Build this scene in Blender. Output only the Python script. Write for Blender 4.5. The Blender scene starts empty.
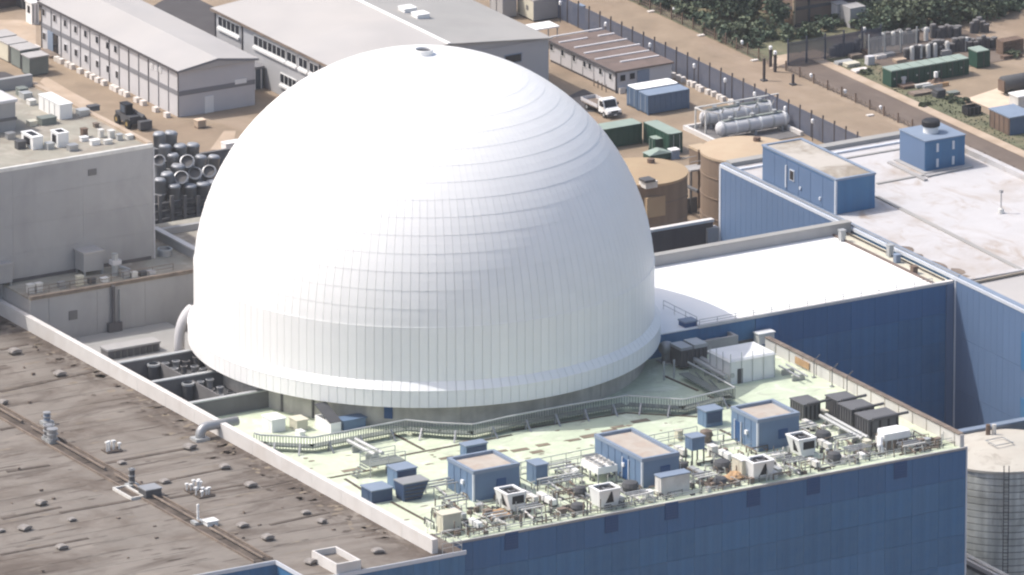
import bpy, math, random
from math import sin, cos, pi, radians, sqrt, tan, atan2
random.seed(7)
C = bpy.context.scene.collection
S = bpy.context.scene

# ------------------------------------------------------------------ camera
YAW, EL, FPX = radians(30.33), radians(17.37), 12000.0
FW = (sin(YAW)*cos(EL), cos(YAW)*cos(EL), -sin(EL))
RT = (cos(YAW), -sin(YAW), 0.0)
UP = (sin(YAW)*sin(EL), cos(YAW)*sin(EL), cos(EL))
CAM = (-599.17, -1042.38, 415.74)
cd = bpy.data.cameras.new('camera')
cam = bpy.data.objects.new('camera', cd); C.objects.link(cam)
cam.location = CAM; cam.rotation_euler = (pi/2-EL, 0, -YAW)
cd.sensor_width = 36; cd.lens = FPX*36/1024; cd.clip_start = 10; cd.clip_end = 8000
S.camera = cam

# ------------------------------------------------------------------ sky, sun, exposure
SUN_AZ, SUN_EL = radians(142), radians(54)        # direction towards the sun, from +X counter-clockwise
w = bpy.data.worlds.new('World'); S.world = w; w.use_nodes = True
nt = w.node_tree; bg = nt.nodes['Background']
sky = nt.nodes.new('ShaderNodeTexSky'); sky.sky_type = 'NISHITA'; sky.sun_disc = False
sky.sun_elevation = SUN_EL; sky.sun_rotation = pi/2-SUN_AZ
sky.air_density = 1.0; sky.dust_density = 4.0; sky.ozone_density = 0.5
nt.links.new(sky.outputs[0], bg.inputs[0]); bg.inputs[1].default_value = 0.15
sd = bpy.data.lights.new('sun', 'SUN'); sd.energy = 2.7; sd.angle = radians(0.5); sd.color = (1, .955, .90)
sun = bpy.data.objects.new('sun', sd); C.objects.link(sun); sun.location = (0, 0, 300)
sun.rotation_euler = (pi/2-SUN_EL, 0, SUN_AZ+pi/2)
S.view_settings.view_transform = 'Standard'; S.view_settings.look = 'None'
S.view_settings.exposure = 0.52; S.view_settings.gamma = 1
S.cycles.filter_width = 2.2
S.cycles.max_bounces = 6

# ------------------------------------------------------------------ materials
MATS = {}
def mat(name, col, rough=.7, var=.10, scale=.6, stain=None, stain_amt=0.0, stain_scale=.12, rand=0.0,
        metal=0.0, bump=0.0, streak=0.0, spec=.3, lo=.45, hi=.7):
    m = bpy.data.materials.new(name); m.use_nodes = True
    n = m.node_tree; b = n.nodes['Principled BSDF']; L = n.links.new
    b.inputs['Roughness'].default_value = rough; b.inputs['Metallic'].default_value = metal
    b.inputs['Specular IOR Level'].default_value = spec
    tc = n.nodes.new('ShaderNodeTexCoord')
    nz = n.nodes.new('ShaderNodeTexNoise'); nz.inputs['Scale'].default_value = scale; nz.inputs['Detail'].default_value = 6
    L(tc.outputs['Object'], nz.inputs['Vector'])
    mr = n.nodes.new('ShaderNodeMapRange'); mr.inputs[1].default_value = .25; mr.inputs[2].default_value = .75
    mr.inputs[3].default_value = 1-var; mr.inputs[4].default_value = 1+var
    L(nz.outputs['Fac'], mr.inputs[0])
    mul = n.nodes.new('ShaderNodeVectorMath'); mul.operation = 'SCALE'
    mul.inputs[0].default_value = col
    L(mr.outputs[0], mul.inputs['Scale'])
    out = mul.outputs[0]
    if rand:
        oi = n.nodes.new('ShaderNodeObjectInfo')
        r2 = n.nodes.new('ShaderNodeMapRange'); r2.inputs[3].default_value = 1-rand; r2.inputs[4].default_value = 1+rand
        L(oi.outputs['Random'], r2.inputs[0])
        m2 = n.nodes.new('ShaderNodeVectorMath'); m2.operation = 'SCALE'
        L(out, m2.inputs[0]); L(r2.outputs[0], m2.inputs['Scale']); out = m2.outputs[0]
    if streak:
        mp = n.nodes.new('ShaderNodeMapping'); mp.inputs['Scale'].default_value = (1.3, 1.3, .06)
        L(tc.outputs['Object'], mp.inputs[0])
        n3 = n.nodes.new('ShaderNodeTexNoise'); n3.inputs['Scale'].default_value = 1.0; n3.inputs['Detail'].default_value = 4
        L(mp.outputs[0], n3.inputs['Vector'])
        r3 = n.nodes.new('ShaderNodeMapRange'); r3.inputs[1].default_value = .35; r3.inputs[2].default_value = .75
        r3.inputs[3].default_value = 1; r3.inputs[4].default_value = 1-streak
        L(n3.outputs['Fac'], r3.inputs[0])
        m3 = n.nodes.new('ShaderNodeVectorMath'); m3.operation = 'SCALE'
        L(out, m3.inputs[0]); L(r3.outputs[0], m3.inputs['Scale']); out = m3.outputs[0]
    if stain:
        n2 = n.nodes.new('ShaderNodeTexNoise'); n2.inputs['Scale'].default_value = stain_scale
        n2.inputs['Detail'].default_value = 8; n2.inputs['Roughness'].default_value = .65; n2.inputs['Distortion'].default_value = .6
        L(tc.outputs['Object'], n2.inputs['Vector'])
        r4 = n.nodes.new('ShaderNodeMapRange'); r4.inputs[1].default_value = lo; r4.inputs[2].default_value = hi
        r4.inputs[4].default_value = stain_amt
        L(n2.outputs['Fac'], r4.inputs[0])
        mx = n.nodes.new('ShaderNodeMix'); mx.data_type = 'RGBA'
        L(r4.outputs[0], mx.inputs['Factor']); L(out, mx.inputs['A']); mx.inputs['B'].default_value = (*stain, 1)
        out = mx.outputs['Result']
    L(out, b.inputs['Base Color'])
    if bump:
        bp = n.nodes.new('ShaderNodeBump'); bp.inputs['Strength'].default_value = bump; bp.inputs['Distance'].default_value = .15
        nb_ = n.nodes.new('ShaderNodeTexNoise'); nb_.inputs['Scale'].default_value = 1.5; nb_.inputs['Detail'].default_value = 6
        L(tc.outputs['Object'], nb_.inputs['Vector']); L(nb_.outputs['Fac'], bp.inputs['Height']); L(bp.outputs[0], b.inputs['Normal'])
    MATS[name] = m
    return m

mat('gravel', (.262, .203, .145), .95, .18, .25, (.20, .14, .10), .6, .03, bump=.5)
mat('gravel_pale', (.40, .31, .23), .95, .15, .4, (.50, .43, .36), .5, .2)
mat('asphalt_brown', (.125, .098, .082), .95, .15, .3, (.19, .15, .12), .6, .12)
mat('asphalt_dark', (.075, .07, .072), .95, .15, .4)
mat('verge', (.12, .125, .075), .95, .3, .5, (.24, .19, .13), .8, .15)
mat('sand', (.60, .48, .37), .95, .12, .6)
mat('dome_white', (.85, .845, .83), .42, .02, .5, rand=.02)
mat('rim_white', (.84, .835, .82), .45, .02, .5, rand=.015)
mat('joint_grey', (.30, .30, .31), .8, .05)
mat('dome_underlay', (.64, .63, .62), .7, .05)
mat('dome_drum', (.54, .51, .46), .85, .12, .5, (.20, .18, .16), .4, .3, streak=.2)
mat('white_paint', (.74, .74, .73), .5, .05, .6, rand=.03)
mat('white_dirty', (.62, .61, .58), .6, .12, .8, (.30, .27, .24), .5, .4)
mat('parapet_white', (.60, .58, .56), .75, .06, .6, (.45, .40, .36), .45, .15)
mat('cream', (.56, .53, .43), .6, .06, .5)
mat('roof_green', (.515, .575, .43), .9, .07, .8, (.40, .44, .36), .5, .22, lo=.5, hi=.68)
mat('roof_tan', (.196, .174, .152), .95, .12, .18, (.105, .082, .066), .9, .085, bump=.4, lo=.5, hi=.66)
mat('roof_tan_dark', (.075, .06, .05), .95, .25, .8, (.26, .21, .17), .4, .4)
mat('roof_white', (.84, .835, .82), .9, .02, .4, (.60, .56, .50), .2, .25, lo=.55, hi=.75)
mat('roof_hall', (.47, .46, .465), .9, .05, .5, (.33, .27, .22), .8, .10, lo=.5, hi=.75)
mat('roof_grey', (.39, .375, .365), .9, .07, .12, (.48, .45, .42), .5, .05)
mat('roof_grey_dark', (.30, .295, .285), .9, .08, .2, (.38, .36, .34), .5, .06)
mat('roof_prefab', (.165, .125, .11), .9, .15, .5, (.10, .08, .07), .6, .3)
mat('roof_beige', (.41, .37, .325), .9, .08, .8, (.36, .26, .20), .6, .6)
mat('roof_dirty', (.27, .235, .19), .9, .15, .5, (.46, .43, .39), .9, .14, lo=.46, hi=.6)
mat('roof_block', (.30, .285, .24), .95, .15, .4, (.20, .15, .12), .7, .2)
mat('blue_clad', (.052, .162, .325), .5, .06, .12, (.085, .185, .30), .9, .07, rand=.10, streak=.20)
mat('blue_clad_band', (.046, .138, .295), .5, .06, .12, (.055, .135, .26), .8, .1, rand=.07, streak=.12)
mat('blue_clad_light', (.105, .165, .275), .5, .05, .2, rand=.03)  # paler cladding blue, sunlight put into the -X walls' colour; also the pilaster
mat('blue_clad_patch', (.068, .182, .345), .5, .08, .2, rand=.06, streak=.2)
mat('blue_clad_light_patch', (.080, .14, .25), .5, .08, .2, rand=.06, streak=.15)
mat('blue_louvre', (.020, .072, .19), .5, .05, .3)
mat('blue_kiosk', (.125, .195, .305), .5, .06, .6, (.11, .145, .22), .4, .5)
mat('blue_dark', (.04, .07, .14), .5, .08, .5)
mat('blue_grey', (.20, .25, .33), .55, .06, .5)
mat('blue_container', (.085, .135, .215), .6, .1, .5)
mat('wall_grey', (.355, .348, .345), .85, .05, .25, (.23, .225, .23), .5, .12, rand=.015, streak=.05)
mat('wall_grey_dark', (.155, .15, .15), .85, .10, .3, (.09, .085, .085), .5, .3)
mat('wall_cabin', (.52, .51, .52), .7, .04, .4, rand=.03)
mat('wall_bld2', (.40, .405, .42), .7, .04, .3)
mat('band_grey', (.20, .20, .215), .7, .05)
mat('trim_light', (.55, .58, .63), .5, .05)
mat('trim_dark', (.09, .085, .09), .7, .1)
mat('steel', (.34, .345, .355), .45, .10, .8, metal=.4)
mat('steel_silencer', (.33, .34, .36), .5, .10, .6, (.16, .16, .17), .5, .5, metal=.3)
mat('steel_dark', (.085, .085, .09), .6, .15, .8)
mat('vent_grey', (.23, .21, .195), .8, .2, 1.5, (.42, .40, .38), .6, .8)
mat('galv', (.42, .43, .43), .5, .08, .7, metal=.3)
mat('mesh_grey', (.17, .19, .175), .8, .12, .8)
mat('black', (.018, .018, .022), .6, .1)
mat('dark_grey', (.075, .077, .083), .7, .12, .8)
mat('charcoal_unit', (.12, .12, .125), .6, .08, .8)
mat('brown_line', (.085, .065, .05), .9, .25, .8)
mat('brown_patch', (.20, .165, .125), .9, .25, .8)
mat('brown_wall', (.10, .08, .075), .85, .12, .4, streak=.2)
mat('tank_tan', (.36, .27, .17), .85, .06, .3, (.33, .225, .15), .5, .2)
mat('tank_wall', (.21, .155, .115), .85, .1, .3, streak=.2)
mat('tank_pink', (.44, .345, .24), .85, .04, .3, (.40, .28, .19), .5, .35)
mat('store_roof', (.50, .475, .42), .9, .06, .3, (.42, .38, .33), .6, .2)
mat('store_ring', (.72, .74, .69), .8, .1, .4, (.22, .22, .19), .7, .2, rand=.05, streak=.45)
mat('green_box', (.016, .058, .04), .6, .1, .5)
mat('green_lid', (.26, .32, .28), .7, .1, .5)
mat('window_dark', (.02, .022, .028), .15, .05)
mat('glass_blue', (.06, .08, .11), .1, .05)
mat('warehouse', (.21, .155, .12), .85, .06, .3)
mat('timber', (.15, .105, .08), .9, .2, .6)
mat('orange_rust', (.42, .27, .15), .9, .2, .8)
mat('leaf_a', (.085, .118, .080), .8, .35, .25, (.07, .10, .045), .5, .2)
mat('leaf_b', (.115, .14, .09), .8, .35, .25, (.09, .105, .05), .5, .2)
mat('bark', (.09, .07, .05), .9, .2)
mat('fence_steel', (.13, .15, .205), .6, .1)
mat('fence_dark', (.05, .06, .09), .6, .1)
mat('tyre', (.02, .02, .02), .9, .1)
mat('yellow', (.30, .21, .08), .6, .1)
mat('block_white', (.62, .58, .54), .9, .1, 1.0)
mat('tank_white', (.56, .56, .57), .4, .08, .8)
mat('lamp_white', (.8, .8, .8), .4, .03)
mat('pole_dark', (.06, .05, .05), .7, .1)
mat('plant_brown', (.20, .16, .13), .9, .3, .9, (.10, .08, .07), .8, .5)

def add_dirt(name, col, vec_scale, scale, lo, hi, amt, band=None):
    """a second, shaped layer of grime: streaky noise, optionally kept to a band of local X"""
    m = MATS[name]; n = m.node_tree; L = n.links.new; b = n.nodes['Principled BSDF']
    src = b.inputs['Base Color'].links[0].from_socket
    tc = n.nodes.new('ShaderNodeTexCoord'); mp = n.nodes.new('ShaderNodeMapping'); mp.inputs['Scale'].default_value = vec_scale
    L(tc.outputs['Object'], mp.inputs[0])
    nz = n.nodes.new('ShaderNodeTexNoise'); nz.inputs['Scale'].default_value = scale; nz.inputs['Detail'].default_value = 9
    nz.inputs['Roughness'].default_value = .7; nz.inputs['Distortion'].default_value = .8
    L(mp.outputs[0], nz.inputs['Vector'])
    mr = n.nodes.new('ShaderNodeMapRange'); mr.inputs[1].default_value = lo; mr.inputs[2].default_value = hi; mr.inputs[4].default_value = amt
    L(nz.outputs['Fac'], mr.inputs[0]); f = mr.outputs[0]
    if band:
        sp = n.nodes.new('ShaderNodeSeparateXYZ'); L(tc.outputs['Object'], sp.inputs[0])
        up = n.nodes.new('ShaderNodeMapRange'); up.interpolation_type = 'SMOOTHSTEP'
        up.inputs[1].default_value = band[0]; up.inputs[2].default_value = band[1]
        L(sp.outputs['X'], up.inputs[0])
        mu = n.nodes.new('ShaderNodeMath'); mu.operation = 'MULTIPLY'; L(f, mu.inputs[0]); L(up.outputs[0], mu.inputs[1]); f = mu.outputs[0]
    mx = n.nodes.new('ShaderNodeMix'); mx.data_type = 'RGBA'
    L(f, mx.inputs['Factor']); L(src, mx.inputs['A']); mx.inputs['B'].default_value = (*col, 1)
    L(mx.outputs['Result'], b.inputs['Base Color'])
add_dirt('roof_tan', (.075, .058, .047), (1, .6, 1), .32, .40, .54, .9, (7.0, 12.4))
add_dirt('roof_tan', (.085, .067, .055), (.22, 1, 1), .22, .53, .64, .8)
add_dirt('roof_tan', (.12, .097, .08), (.14, .7, 1), .30, .52, .68, .6)
add_dirt('roof_tan', (.27, .235, .20), (.3, .9, 1), .5, .58, .70, .5)
add_dirt('roof_green', (.36, .37, .29), (.6, 1, 1), .6, .53, .66, .65)
add_dirt('roof_green', (.66, .70, .58), (1, 1, 1), .35, .52, .62, .7)
add_dirt('roof_block', (.42, .38, .33), (1, 1, 1), .3, .5, .65, .7)
add_dirt('gravel', (.38, .30, .235), (.5, .25, 1), .12, .5, .68, .5)
add_dirt('roof_hall', (.30, .225, .165), (1.2, .45, 1), .3, .54, .70, .75)
add_dirt('asphalt_brown', (.20, .165, .14), (1, .12, 1), .5, .5, .65, .5)

# ------------------------------------------------------------------ geometry helpers
def _ray(px, py):
    a, b = (px-512)/FPX, -(py-287.5)/FPX
    return tuple(FW[i]+RT[i]*a+UP[i]*b for i in range(3))
def at(px, py, z):                       # the point of the site at height z that the survey picture shows there
    d = _ray(px, py); t = (z-CAM[2])/d[2]
    return (CAM[0]+d[0]*t, CAM[1]+d[1]*t, z)
def aty(px, py, y):
    d = _ray(px, py); t = (y-CAM[1])/d[1]
    return (CAM[0]+d[0]*t, y, CAM[2]+d[2]*t)
def atx(px, py, x):
    d = _ray(px, py); t = (x-CAM[0])/d[0]
    return (x, CAM[1]+d[1]*t, CAM[2]+d[2]*t)

WO = {}
class MB:
    def __init__(s): s.v = []; s.f = []
    def quad(s, *p):
        n = len(s.v); s.v += [tuple(q) for q in p]; s.f.append(tuple(range(n, n+len(p)))); return s
    def box(s, x0, y0, z0, x1, y1, z1):
        n = len(s.v)
        s.v += [(x0,y0,z0),(x1,y0,z0),(x1,y1,z0),(x0,y1,z0),(x0,y0,z1),(x1,y0,z1),(x1,y1,z1),(x0,y1,z1)]
        s.f += [tuple(n+i for i in q) for q in ((0,3,2,1),(4,5,6,7),(0,1,5,4),(1,2,6,5),(2,3,7,6),(3,0,4,7))]
        return s
    def tube(s, pts, r, n=6, cap=True):
        rings = []
        for i, p in enumerate(pts):
            a = pts[max(i-1, 0)]; b = pts[min(i+1, len(pts)-1)]
            d = [b[k]-a[k] for k in range(3)]; l = sqrt(sum(q*q for q in d)) or 1; d = [q/l for q in d]
            u = (0, 0, 1) if abs(d[2]) < .9 else (1, 0, 0)
            e1 = (d[1]*u[2]-d[2]*u[1], d[2]*u[0]-d[0]*u[2], d[0]*u[1]-d[1]*u[0])
            if i:                                   # carry the frame along the path
                pd = sum(pe[q]*d[q] for q in range(3)); c_ = [pe[q]-pd*d[q] for q in range(3)]
                if sum(q*q for q in c_) > .05: e1 = c_
            l = sqrt(sum(q*q for q in e1)); e1 = [q/l for q in e1]
            pe = e1
            e2 = (d[1]*e1[2]-d[2]*e1[1], d[2]*e1[0]-d[0]*e1[2], d[0]*e1[1]-d[1]*e1[0])
            rr = r[i] if isinstance(r, (list, tuple)) else r
            base = len(s.v); rings.append(base)
            for k in range(n):
                t = 2*pi*(k+.5)/n
                s.v.append(tuple(p[q]+rr*(cos(t)*e1[q]+sin(t)*e2[q]) for q in range(3)))
        for a, b in zip(rings, rings[1:]):
            for k in range(n): s.f.append((a+k, a+(k+1) % n, b+(k+1) % n, b+k))
        if cap:
            s.f.append(tuple(rings[0]+k for k in range(n))[::-1]); s.f.append(tuple(rings[-1]+k for k in range(n)))
        return s
    def lathe(s, c, prof, n=32, a0=0, a1=2*pi):
        full = abs(a1-a0-2*pi) < 1e-6; m = n if full else n+1; rings = []
        for r, z in prof:
            b = len(s.v); rings.append(b)
            for k in range(m):
                t = a0+(a1-a0)*k/n
                s.v.append((c[0]+r*cos(t), c[1]+r*sin(t), c[2]+z))
        for a, b in zip(rings, rings[1:]):
            for k in range(n):
                j = (k+1) % m
                s.f.append((a+k, a+j, b+j, b+k))
        return s
    def disc(s, c, r, n=24):
        b = len(s.v); s.v += [(c[0]+r*cos(2*pi*k/n), c[1]+r*sin(2*pi*k/n), c[2]) for k in range(n)]
        s.f.append(tuple(range(b, b+n))); return s
    def prism(s, pts, z0, z1):
        n = len(pts); b = len(s.v)
        s.v += [(p[0], p[1], z0) for p in pts]+[(p[0], p[1], z1) for p in pts]
        s.f.append(tuple(b+i for i in range(n))[::-1]); s.f.append(tuple(b+n+i for i in range(n)))
        for i in range(n):
            j = (i+1) % n; s.f.append((b+i, b+j, b+n+j, b+n+i))
        return s
    def wallring(s, x0, y0, x1, y1, z0, z1, t):
        s.box(x0,y0,z0,x1,y0+t,z1); s.box(x0,y1-t,z0,x1,y1,z1)
        s.box(x0,y0+t,z0,x0+t,y1-t,z1); s.box(x1-t,y0+t,z0,x1,y1-t,z1); return s
    def mesh(s, name, m, o=(0,0,0), smooth=False):
        me = bpy.data.meshes.new(name)
        me.from_pydata([(a-o[0], b-o[1], c-o[2]) for a, b, c in s.v], [], s.f)
        me.materials.append(MATS[m])
        if smooth: me.polygons.foreach_set('use_smooth', [True]*len(me.polygons))
        me.update(); return me
    def build(s, name, m, parent=None, smooth=False, kind=None):
        if parent is not None: o = WO[parent.name]
        else:
            xs = [p[0] for p in s.v]; ys = [p[1] for p in s.v]; zs = [p[2] for p in s.v]
            o = ((min(xs)+max(xs))/2, (min(ys)+max(ys))/2, min(zs))
        ob = bpy.data.objects.new(name, s.mesh(name, m, o, smooth)); C.objects.link(ob)
        if parent is not None: ob.parent = parent
        else: ob.location = o
        WO[ob.name] = o
        if kind: ob['kind'] = kind
        return ob
def tag(o, label, cat, group=None):
    o['label'] = label; o['category'] = cat
    if group: o['group'] = group
    return o
def thing(name, label, cat, loc, group=None):
    o = bpy.data.objects.new(name, None); C.objects.link(o); o.location = loc; WO[o.name] = tuple(loc)
    o.empty_display_size = .5
    return tag(o, label, cat, group)
def copy_tree(root, loc, rz=0, label=None, group=None):
    r = root.copy(); C.objects.link(r); r.location = loc; r.rotation_euler = (0, 0, rz)
    if label: r['label'] = label
    if group: r['group'] = group
    for ch in root.children:
        c = ch.copy(); C.objects.link(c); c.parent = r
        for g in ch.children:
            d = g.copy(); C.objects.link(d); d.parent = c
    return r
def instance(me, name, parent, loc=(0,0,0), rz=0, kind=None):
    o = bpy.data.objects.new(name, me); C.objects.link(o); o.parent = parent; o.location = loc; o.rotation_euler = (0, 0, rz)
    WO[o.name] = WO[parent.name]
    if kind: o['kind'] = kind
    return o
def structure(o): o['kind'] = 'structure'; return o

RC = random.Random(17)
def cladding(parent, axis, fixed, a0, a1, z0, z1, na, nz, m, name='cladding_panel', gap=.03, t=.06, mtop=None):
    """panels hung on a wall: axis 'y' faces -Y at y=fixed, axis 'x' faces -X at x=fixed"""
    o = WO[parent.name]; pw = (a1-a0)/na; ph = (z1-z0)/nz; cache = {}
    for j in range(nz):
        for i in range(na):
            mm = mtop if (mtop and j == nz-1) else m
            q_ = RC.random()
            if j < nz-1 and q_ < .16: mm = m+'_patch'
            if mm not in cache:
                b = MB()
                if axis == 'y': b.box(0, -t, 0, pw-gap, 0, ph-gap)
                else: b.box(-t, 0, 0, 0, pw-gap, ph-gap)
                for r_ in range(1, 4):
                    c_ = pw*r_/4
                    if axis == 'y': b.box(c_-.04, -t-.012, .05, c_+.04, -t, ph-gap-.05)
                    else: b.box(-t-.012, c_-.04, .05, -t, c_+.04, ph-gap-.05)
                cache[mm] = b.mesh(name, mm)
            p = (a0+i*pw, fixed, z0+j*ph) if axis == 'y' else (fixed, a0+i*pw, z0+j*ph)
            instance(cache[mm], name, parent, tuple(p[k]-o[k] for k in range(3)))

def window(parent, axis, fixed, a, z, wd, ht, frame='trim_light', pane='window_dark', name='window'):
    b = MB(); q = MB(); e = .12
    if axis == 'y':
        b.box(a-wd/2-e, fixed-.08, z-e, a+wd/2+e, fixed+.02, z+ht+e)
        q.box(a-wd/2, fixed-.11, z, a+wd/2, fixed-.06, z+ht)
    else:
        b.box(fixed-.08, a-wd/2-e, z-e, fixed+.02, a+wd/2+e, z+ht+e)
        q.box(fixed-.11, a-wd/2, z, fixed-.06, a+wd/2, z+ht)
    f = b.build(name, frame, parent); q.build('pane', pane, f)
    return f

# ================================================================== GROUND
def sheet(name, pts, z, m):
    b = MB(); b.quad(*[(p[0], p[1], z) for p in pts]); return structure(b.build(name, m))
def strip(name, x0, x1, y0, y1, z, m): return sheet(name, [(x0,y0),(x1,y0),(x1,y1),(x0,y1)], z, m)
structure(MB().quad((-1500,-1500,0),(2500,-1500,0),(2500,3500,0),(-1500,3500,0)).build('ground', 'gravel'))
strip('perimeter_track', 135.0, 145.4, 60, 420, .02, 'gravel')
strip('brown_road', 146.6, 151.4, 40, 169, .04, 'asphalt_brown')
strip('sand_verge', 151.5, 153.0, 40, 171, .05, 'gravel_pale')
strip('grass_verge', 153.1, 157.5, 40, 170, .03, 'verge')
sheet('road_apron', [at(770,70,0)[:2], at(800,58,0)[:2], at(840,58,0)[:2], at(815,50,0)[:2], at(770,57,0)[:2]], .06, 'gravel_pale')
sheet('scrub_ground', [(145.6,170),(157,170),(164,176),(200,176),(260,176),(260,420),(145.6,420)], .03, 'verge')
strip('storage_yard', 157.6, 175, 155, 175, .045, 'asphalt_brown')
sheet('sand_patch', [at(966,99,0)[:2], at(1000,113,0)[:2], at(1030,98,0)[:2], at(1002,87,0)[:2]], .05, 'sand')
sheet('pale_path', [at(86,112,0)[:2], at(60,100,0)[:2], at(40,82,0)[:2], at(45,76,0)[:2], at(72,92,0)[:2], at(100,107,0)[:2]], .03, 'gravel_pale')
sheet('pale_hardstanding', [at(-40,60,0)[:2], at(-40,20,0)[:2], at(36,20,0)[:2], at(36,44,0)[:2], at(14,52,0)[:2]], .03, 'gravel_pale')
sheet('dark_hardstanding', [at(-30,110,0)[:2], at(-30,72,0)[:2], at(5,72,0)[:2], at(34,84,0)[:2], at(20,92,0)[:2]], .03, 'asphalt_dark')
sheet('asphalt_patch', [at(560,100,0)[:2], at(584,89,0)[:2], at(602,98,0)[:2], at(596,112,0)[:2], at(575,112,0)[:2]], .03, 'asphalt_dark')
sheet('service_road', [at(150,8,0)[:2], at(180,-10,0)[:2], at(240,20,0)[:2], at(225,45,0)[:2]], .03, 'asphalt_dark')
sheet('pale_track', [at(210,150,0)[:2], at(224,131,0)[:2], at(236,131,0)[:2], at(232,150,0)[:2]], .03, 'gravel_pale')

# ================================================================== REACTOR DOME
ZE = 41.0; RD = 24.2
dome = thing('reactor_dome', 'huge white panelled hemispherical reactor dome on a low concrete drum', 'dome', (0, 0, 31))
NP = 162; DA = 2*pi/NP; ROW = radians(4.5)
prof = [(RD-.14, ZE-4.3-31)]+[((RD-.14)*cos(t), ZE-31+(RD-.14)*sin(t)) for t in [radians(90)*k/40 for k in range(40)]]+[(.02, ZE-31+RD-.14)]
MB().lathe((0,0,31), prof, 108).build('dome_shell', 'dome_underlay', dome, smooth=True)
def panel_mesh(t0, t1, flatz=None, segs=2):
    """one panel centred on +X, bottom edge a little proud so that rows lap like shingles"""
    b = MB(); g = .017 if not t0 or t0 < .25 else (.012 if t0 < .6 else .006)
    rows = []
    for k in range(segs+1):
        f = k/segs
        if flatz: z = flatz[0]+(flatz[1]-flatz[0])*f; r = RD
        else: t = t0+(t1-t0)*f; z = ZE+RD*sin(t); r = RD*cos(t)
        r += .022*(1-f)-.004*f
        hw = max(r*DA/2-g, .02)
        rows.append((r*cos(DA/2), hw, z))
    for k, (r, hw, z) in enumerate(rows):
        if k == segs: z -= .0
        b.v += [(r, -hw, z-31), (r, hw, z-31)]
    for k in range(segs): b.f.append((2*k, 2*k+1, 2*k+3, 2*k+2))
    n = len(b.v); top = 2*segs
    for (r, hw, z), dd in ((rows[0], .1), (rows[-1], .1)):
        b.v += [(r-dd, -hw, z-31), (r-dd, hw, z-31)]
    b.f.append((0, n, n+1, 1)); b.f.append((top, top+1, n+3, n+2))
    for sd_ in (0, 1):
        l = [2*k+sd_ for k in range(segs+1)]+[n+2+sd_, n+sd_]
        b.f.append(tuple(l if sd_ else l[::-1]))
    return b
va = atan2(-FW[1], -FW[0])                # azimuth from the dome towards the viewer
rows = [(None, None, (ZE-4.0, ZE+1.9))]+[(ROW*k, ROW*(k+1), None) for k in range(1, 19)]
cand = []
meshes = []
for ri, (t0, t1, fz) in enumerate(rows):
    b = panel_mesh(t0, t1, fz, 2); meshes.append((b, b.mesh('dome_panel', 'dome_white')))
    tm = 0 if fz else (t0+t1)/2
    for k in range(NP):
        a = k*DA; d = math.cos(a-va)*cos(tm)*cos(EL)+sin(tm)*sin(EL)
        area = (5.9 if fz else RD*ROW)*RD*cos(tm)*DA*d
        cand.append((-(area if math.cos(a-va) > -.05 else -1), ri, k))
cand.sort()
rest = MB()
for i, (ar, ri, k) in enumerate(cand):
    a = k*DA
    if i < 300: instance(meshes[ri][1], 'dome_panel', dome, (0,0,0), a)
    else:
        b = meshes[ri][0]; n = len(rest.v); ca, sa = cos(a), sin(a)
        rest.v += [(x*ca-y*sa, x*sa+y*ca, z) for x, y, z in b.v]
        rest.f += [tuple(n+q for q in f) for f in b.f]
ob = bpy.data.objects.new('outer_panels', rest.mesh('outer_panels', 'dome_white')); C.objects.link(ob); ob.parent = dome; ob['kind'] = 'stuff'
# crown cap, vent
tc_ = ROW*19
MB().lathe((0,0,31), [(RD*cos(tc_)+.05, ZE-31+RD*sin(tc_)), (RD*cos(radians(88)), ZE-31+RD*sin(radians(88))), (.5, ZE-31+RD+.02), (.01, ZE-31+RD+.02)], 48).build('crown_cap', 'dome_white', dome, smooth=True)
zt = ZE+RD
vent = MB().lathe((0,0,zt), [(1.0,-.1),(1.0,.5),(.92,.55),(.86,.5),(.86,.1)], 28).build('crown_vent', 'rim_white', dome)
MB().disc((0,0,zt+.3), .87, 28).build('vent_opening', 'dark_grey', vent)
# rim: sloping ledge over a fascia of upright panels
RB = 24.86
MB().lathe((0,0,31), [(RD-.2, ZE-4.0-31), (RD-.2, 3.4), (RB-.12, 3.4), (RB-.12, 5.12), (RD-.1, 5.9)], 108).build('rim_core', 'dome_underlay', dome)
b = MB(); hw = RB*DA/2-.02; r0 = RB*cos(DA/2)
b.box(r0-.1, -hw, 3.42, r0, hw, 5.2)
l = panel_led = MB()
hi_ = (RD+.03)*DA/2-.02
l.v += [(r0+.02,-hw,5.24),(r0+.02,hw,5.24),(RD*cos(DA/2)+.02,hi_,6.05),(RD*cos(DA/2)+.02,-hi_,6.05),
        (r0+.02,-hw,5.16),(r0+.02,hw,5.16),(RD*cos(DA/2)+.02,hi_,5.97),(RD*cos(DA/2)+.02,-hi_,5.97)]
l.f += [(0,1,2,3),(4,5,1,0),(5,6,2,1),(7,4,0,3)]
mf = b.mesh('rim_panel', 'rim_white'); ml = l.mesh('ledge_panel', 'rim_white')
rr = MB()
for k in range(NP):
    a = k*DA
    if math.cos(a-va) > -.12:
        instance(mf, 'rim_panel', dome, (0,0,0), a); instance(ml, 'ledge_panel', dome, (0,0,0), a)
    else:
        ca, sa = cos(a), sin(a)
        for q in (b, l):
            n = len(rr.v); rr.v += [(x*ca-y*sa, x*sa+y*ca, z) for x, y, z in q.v]; rr.f += [tuple(n+i for i in f) for f in q.f]
ob = bpy.data.objects.new('rear_rim', rr.mesh('rear_rim', 'rim_white')); C.objects.link(ob); ob.parent = dome; ob['kind'] = 'stuff'
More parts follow.
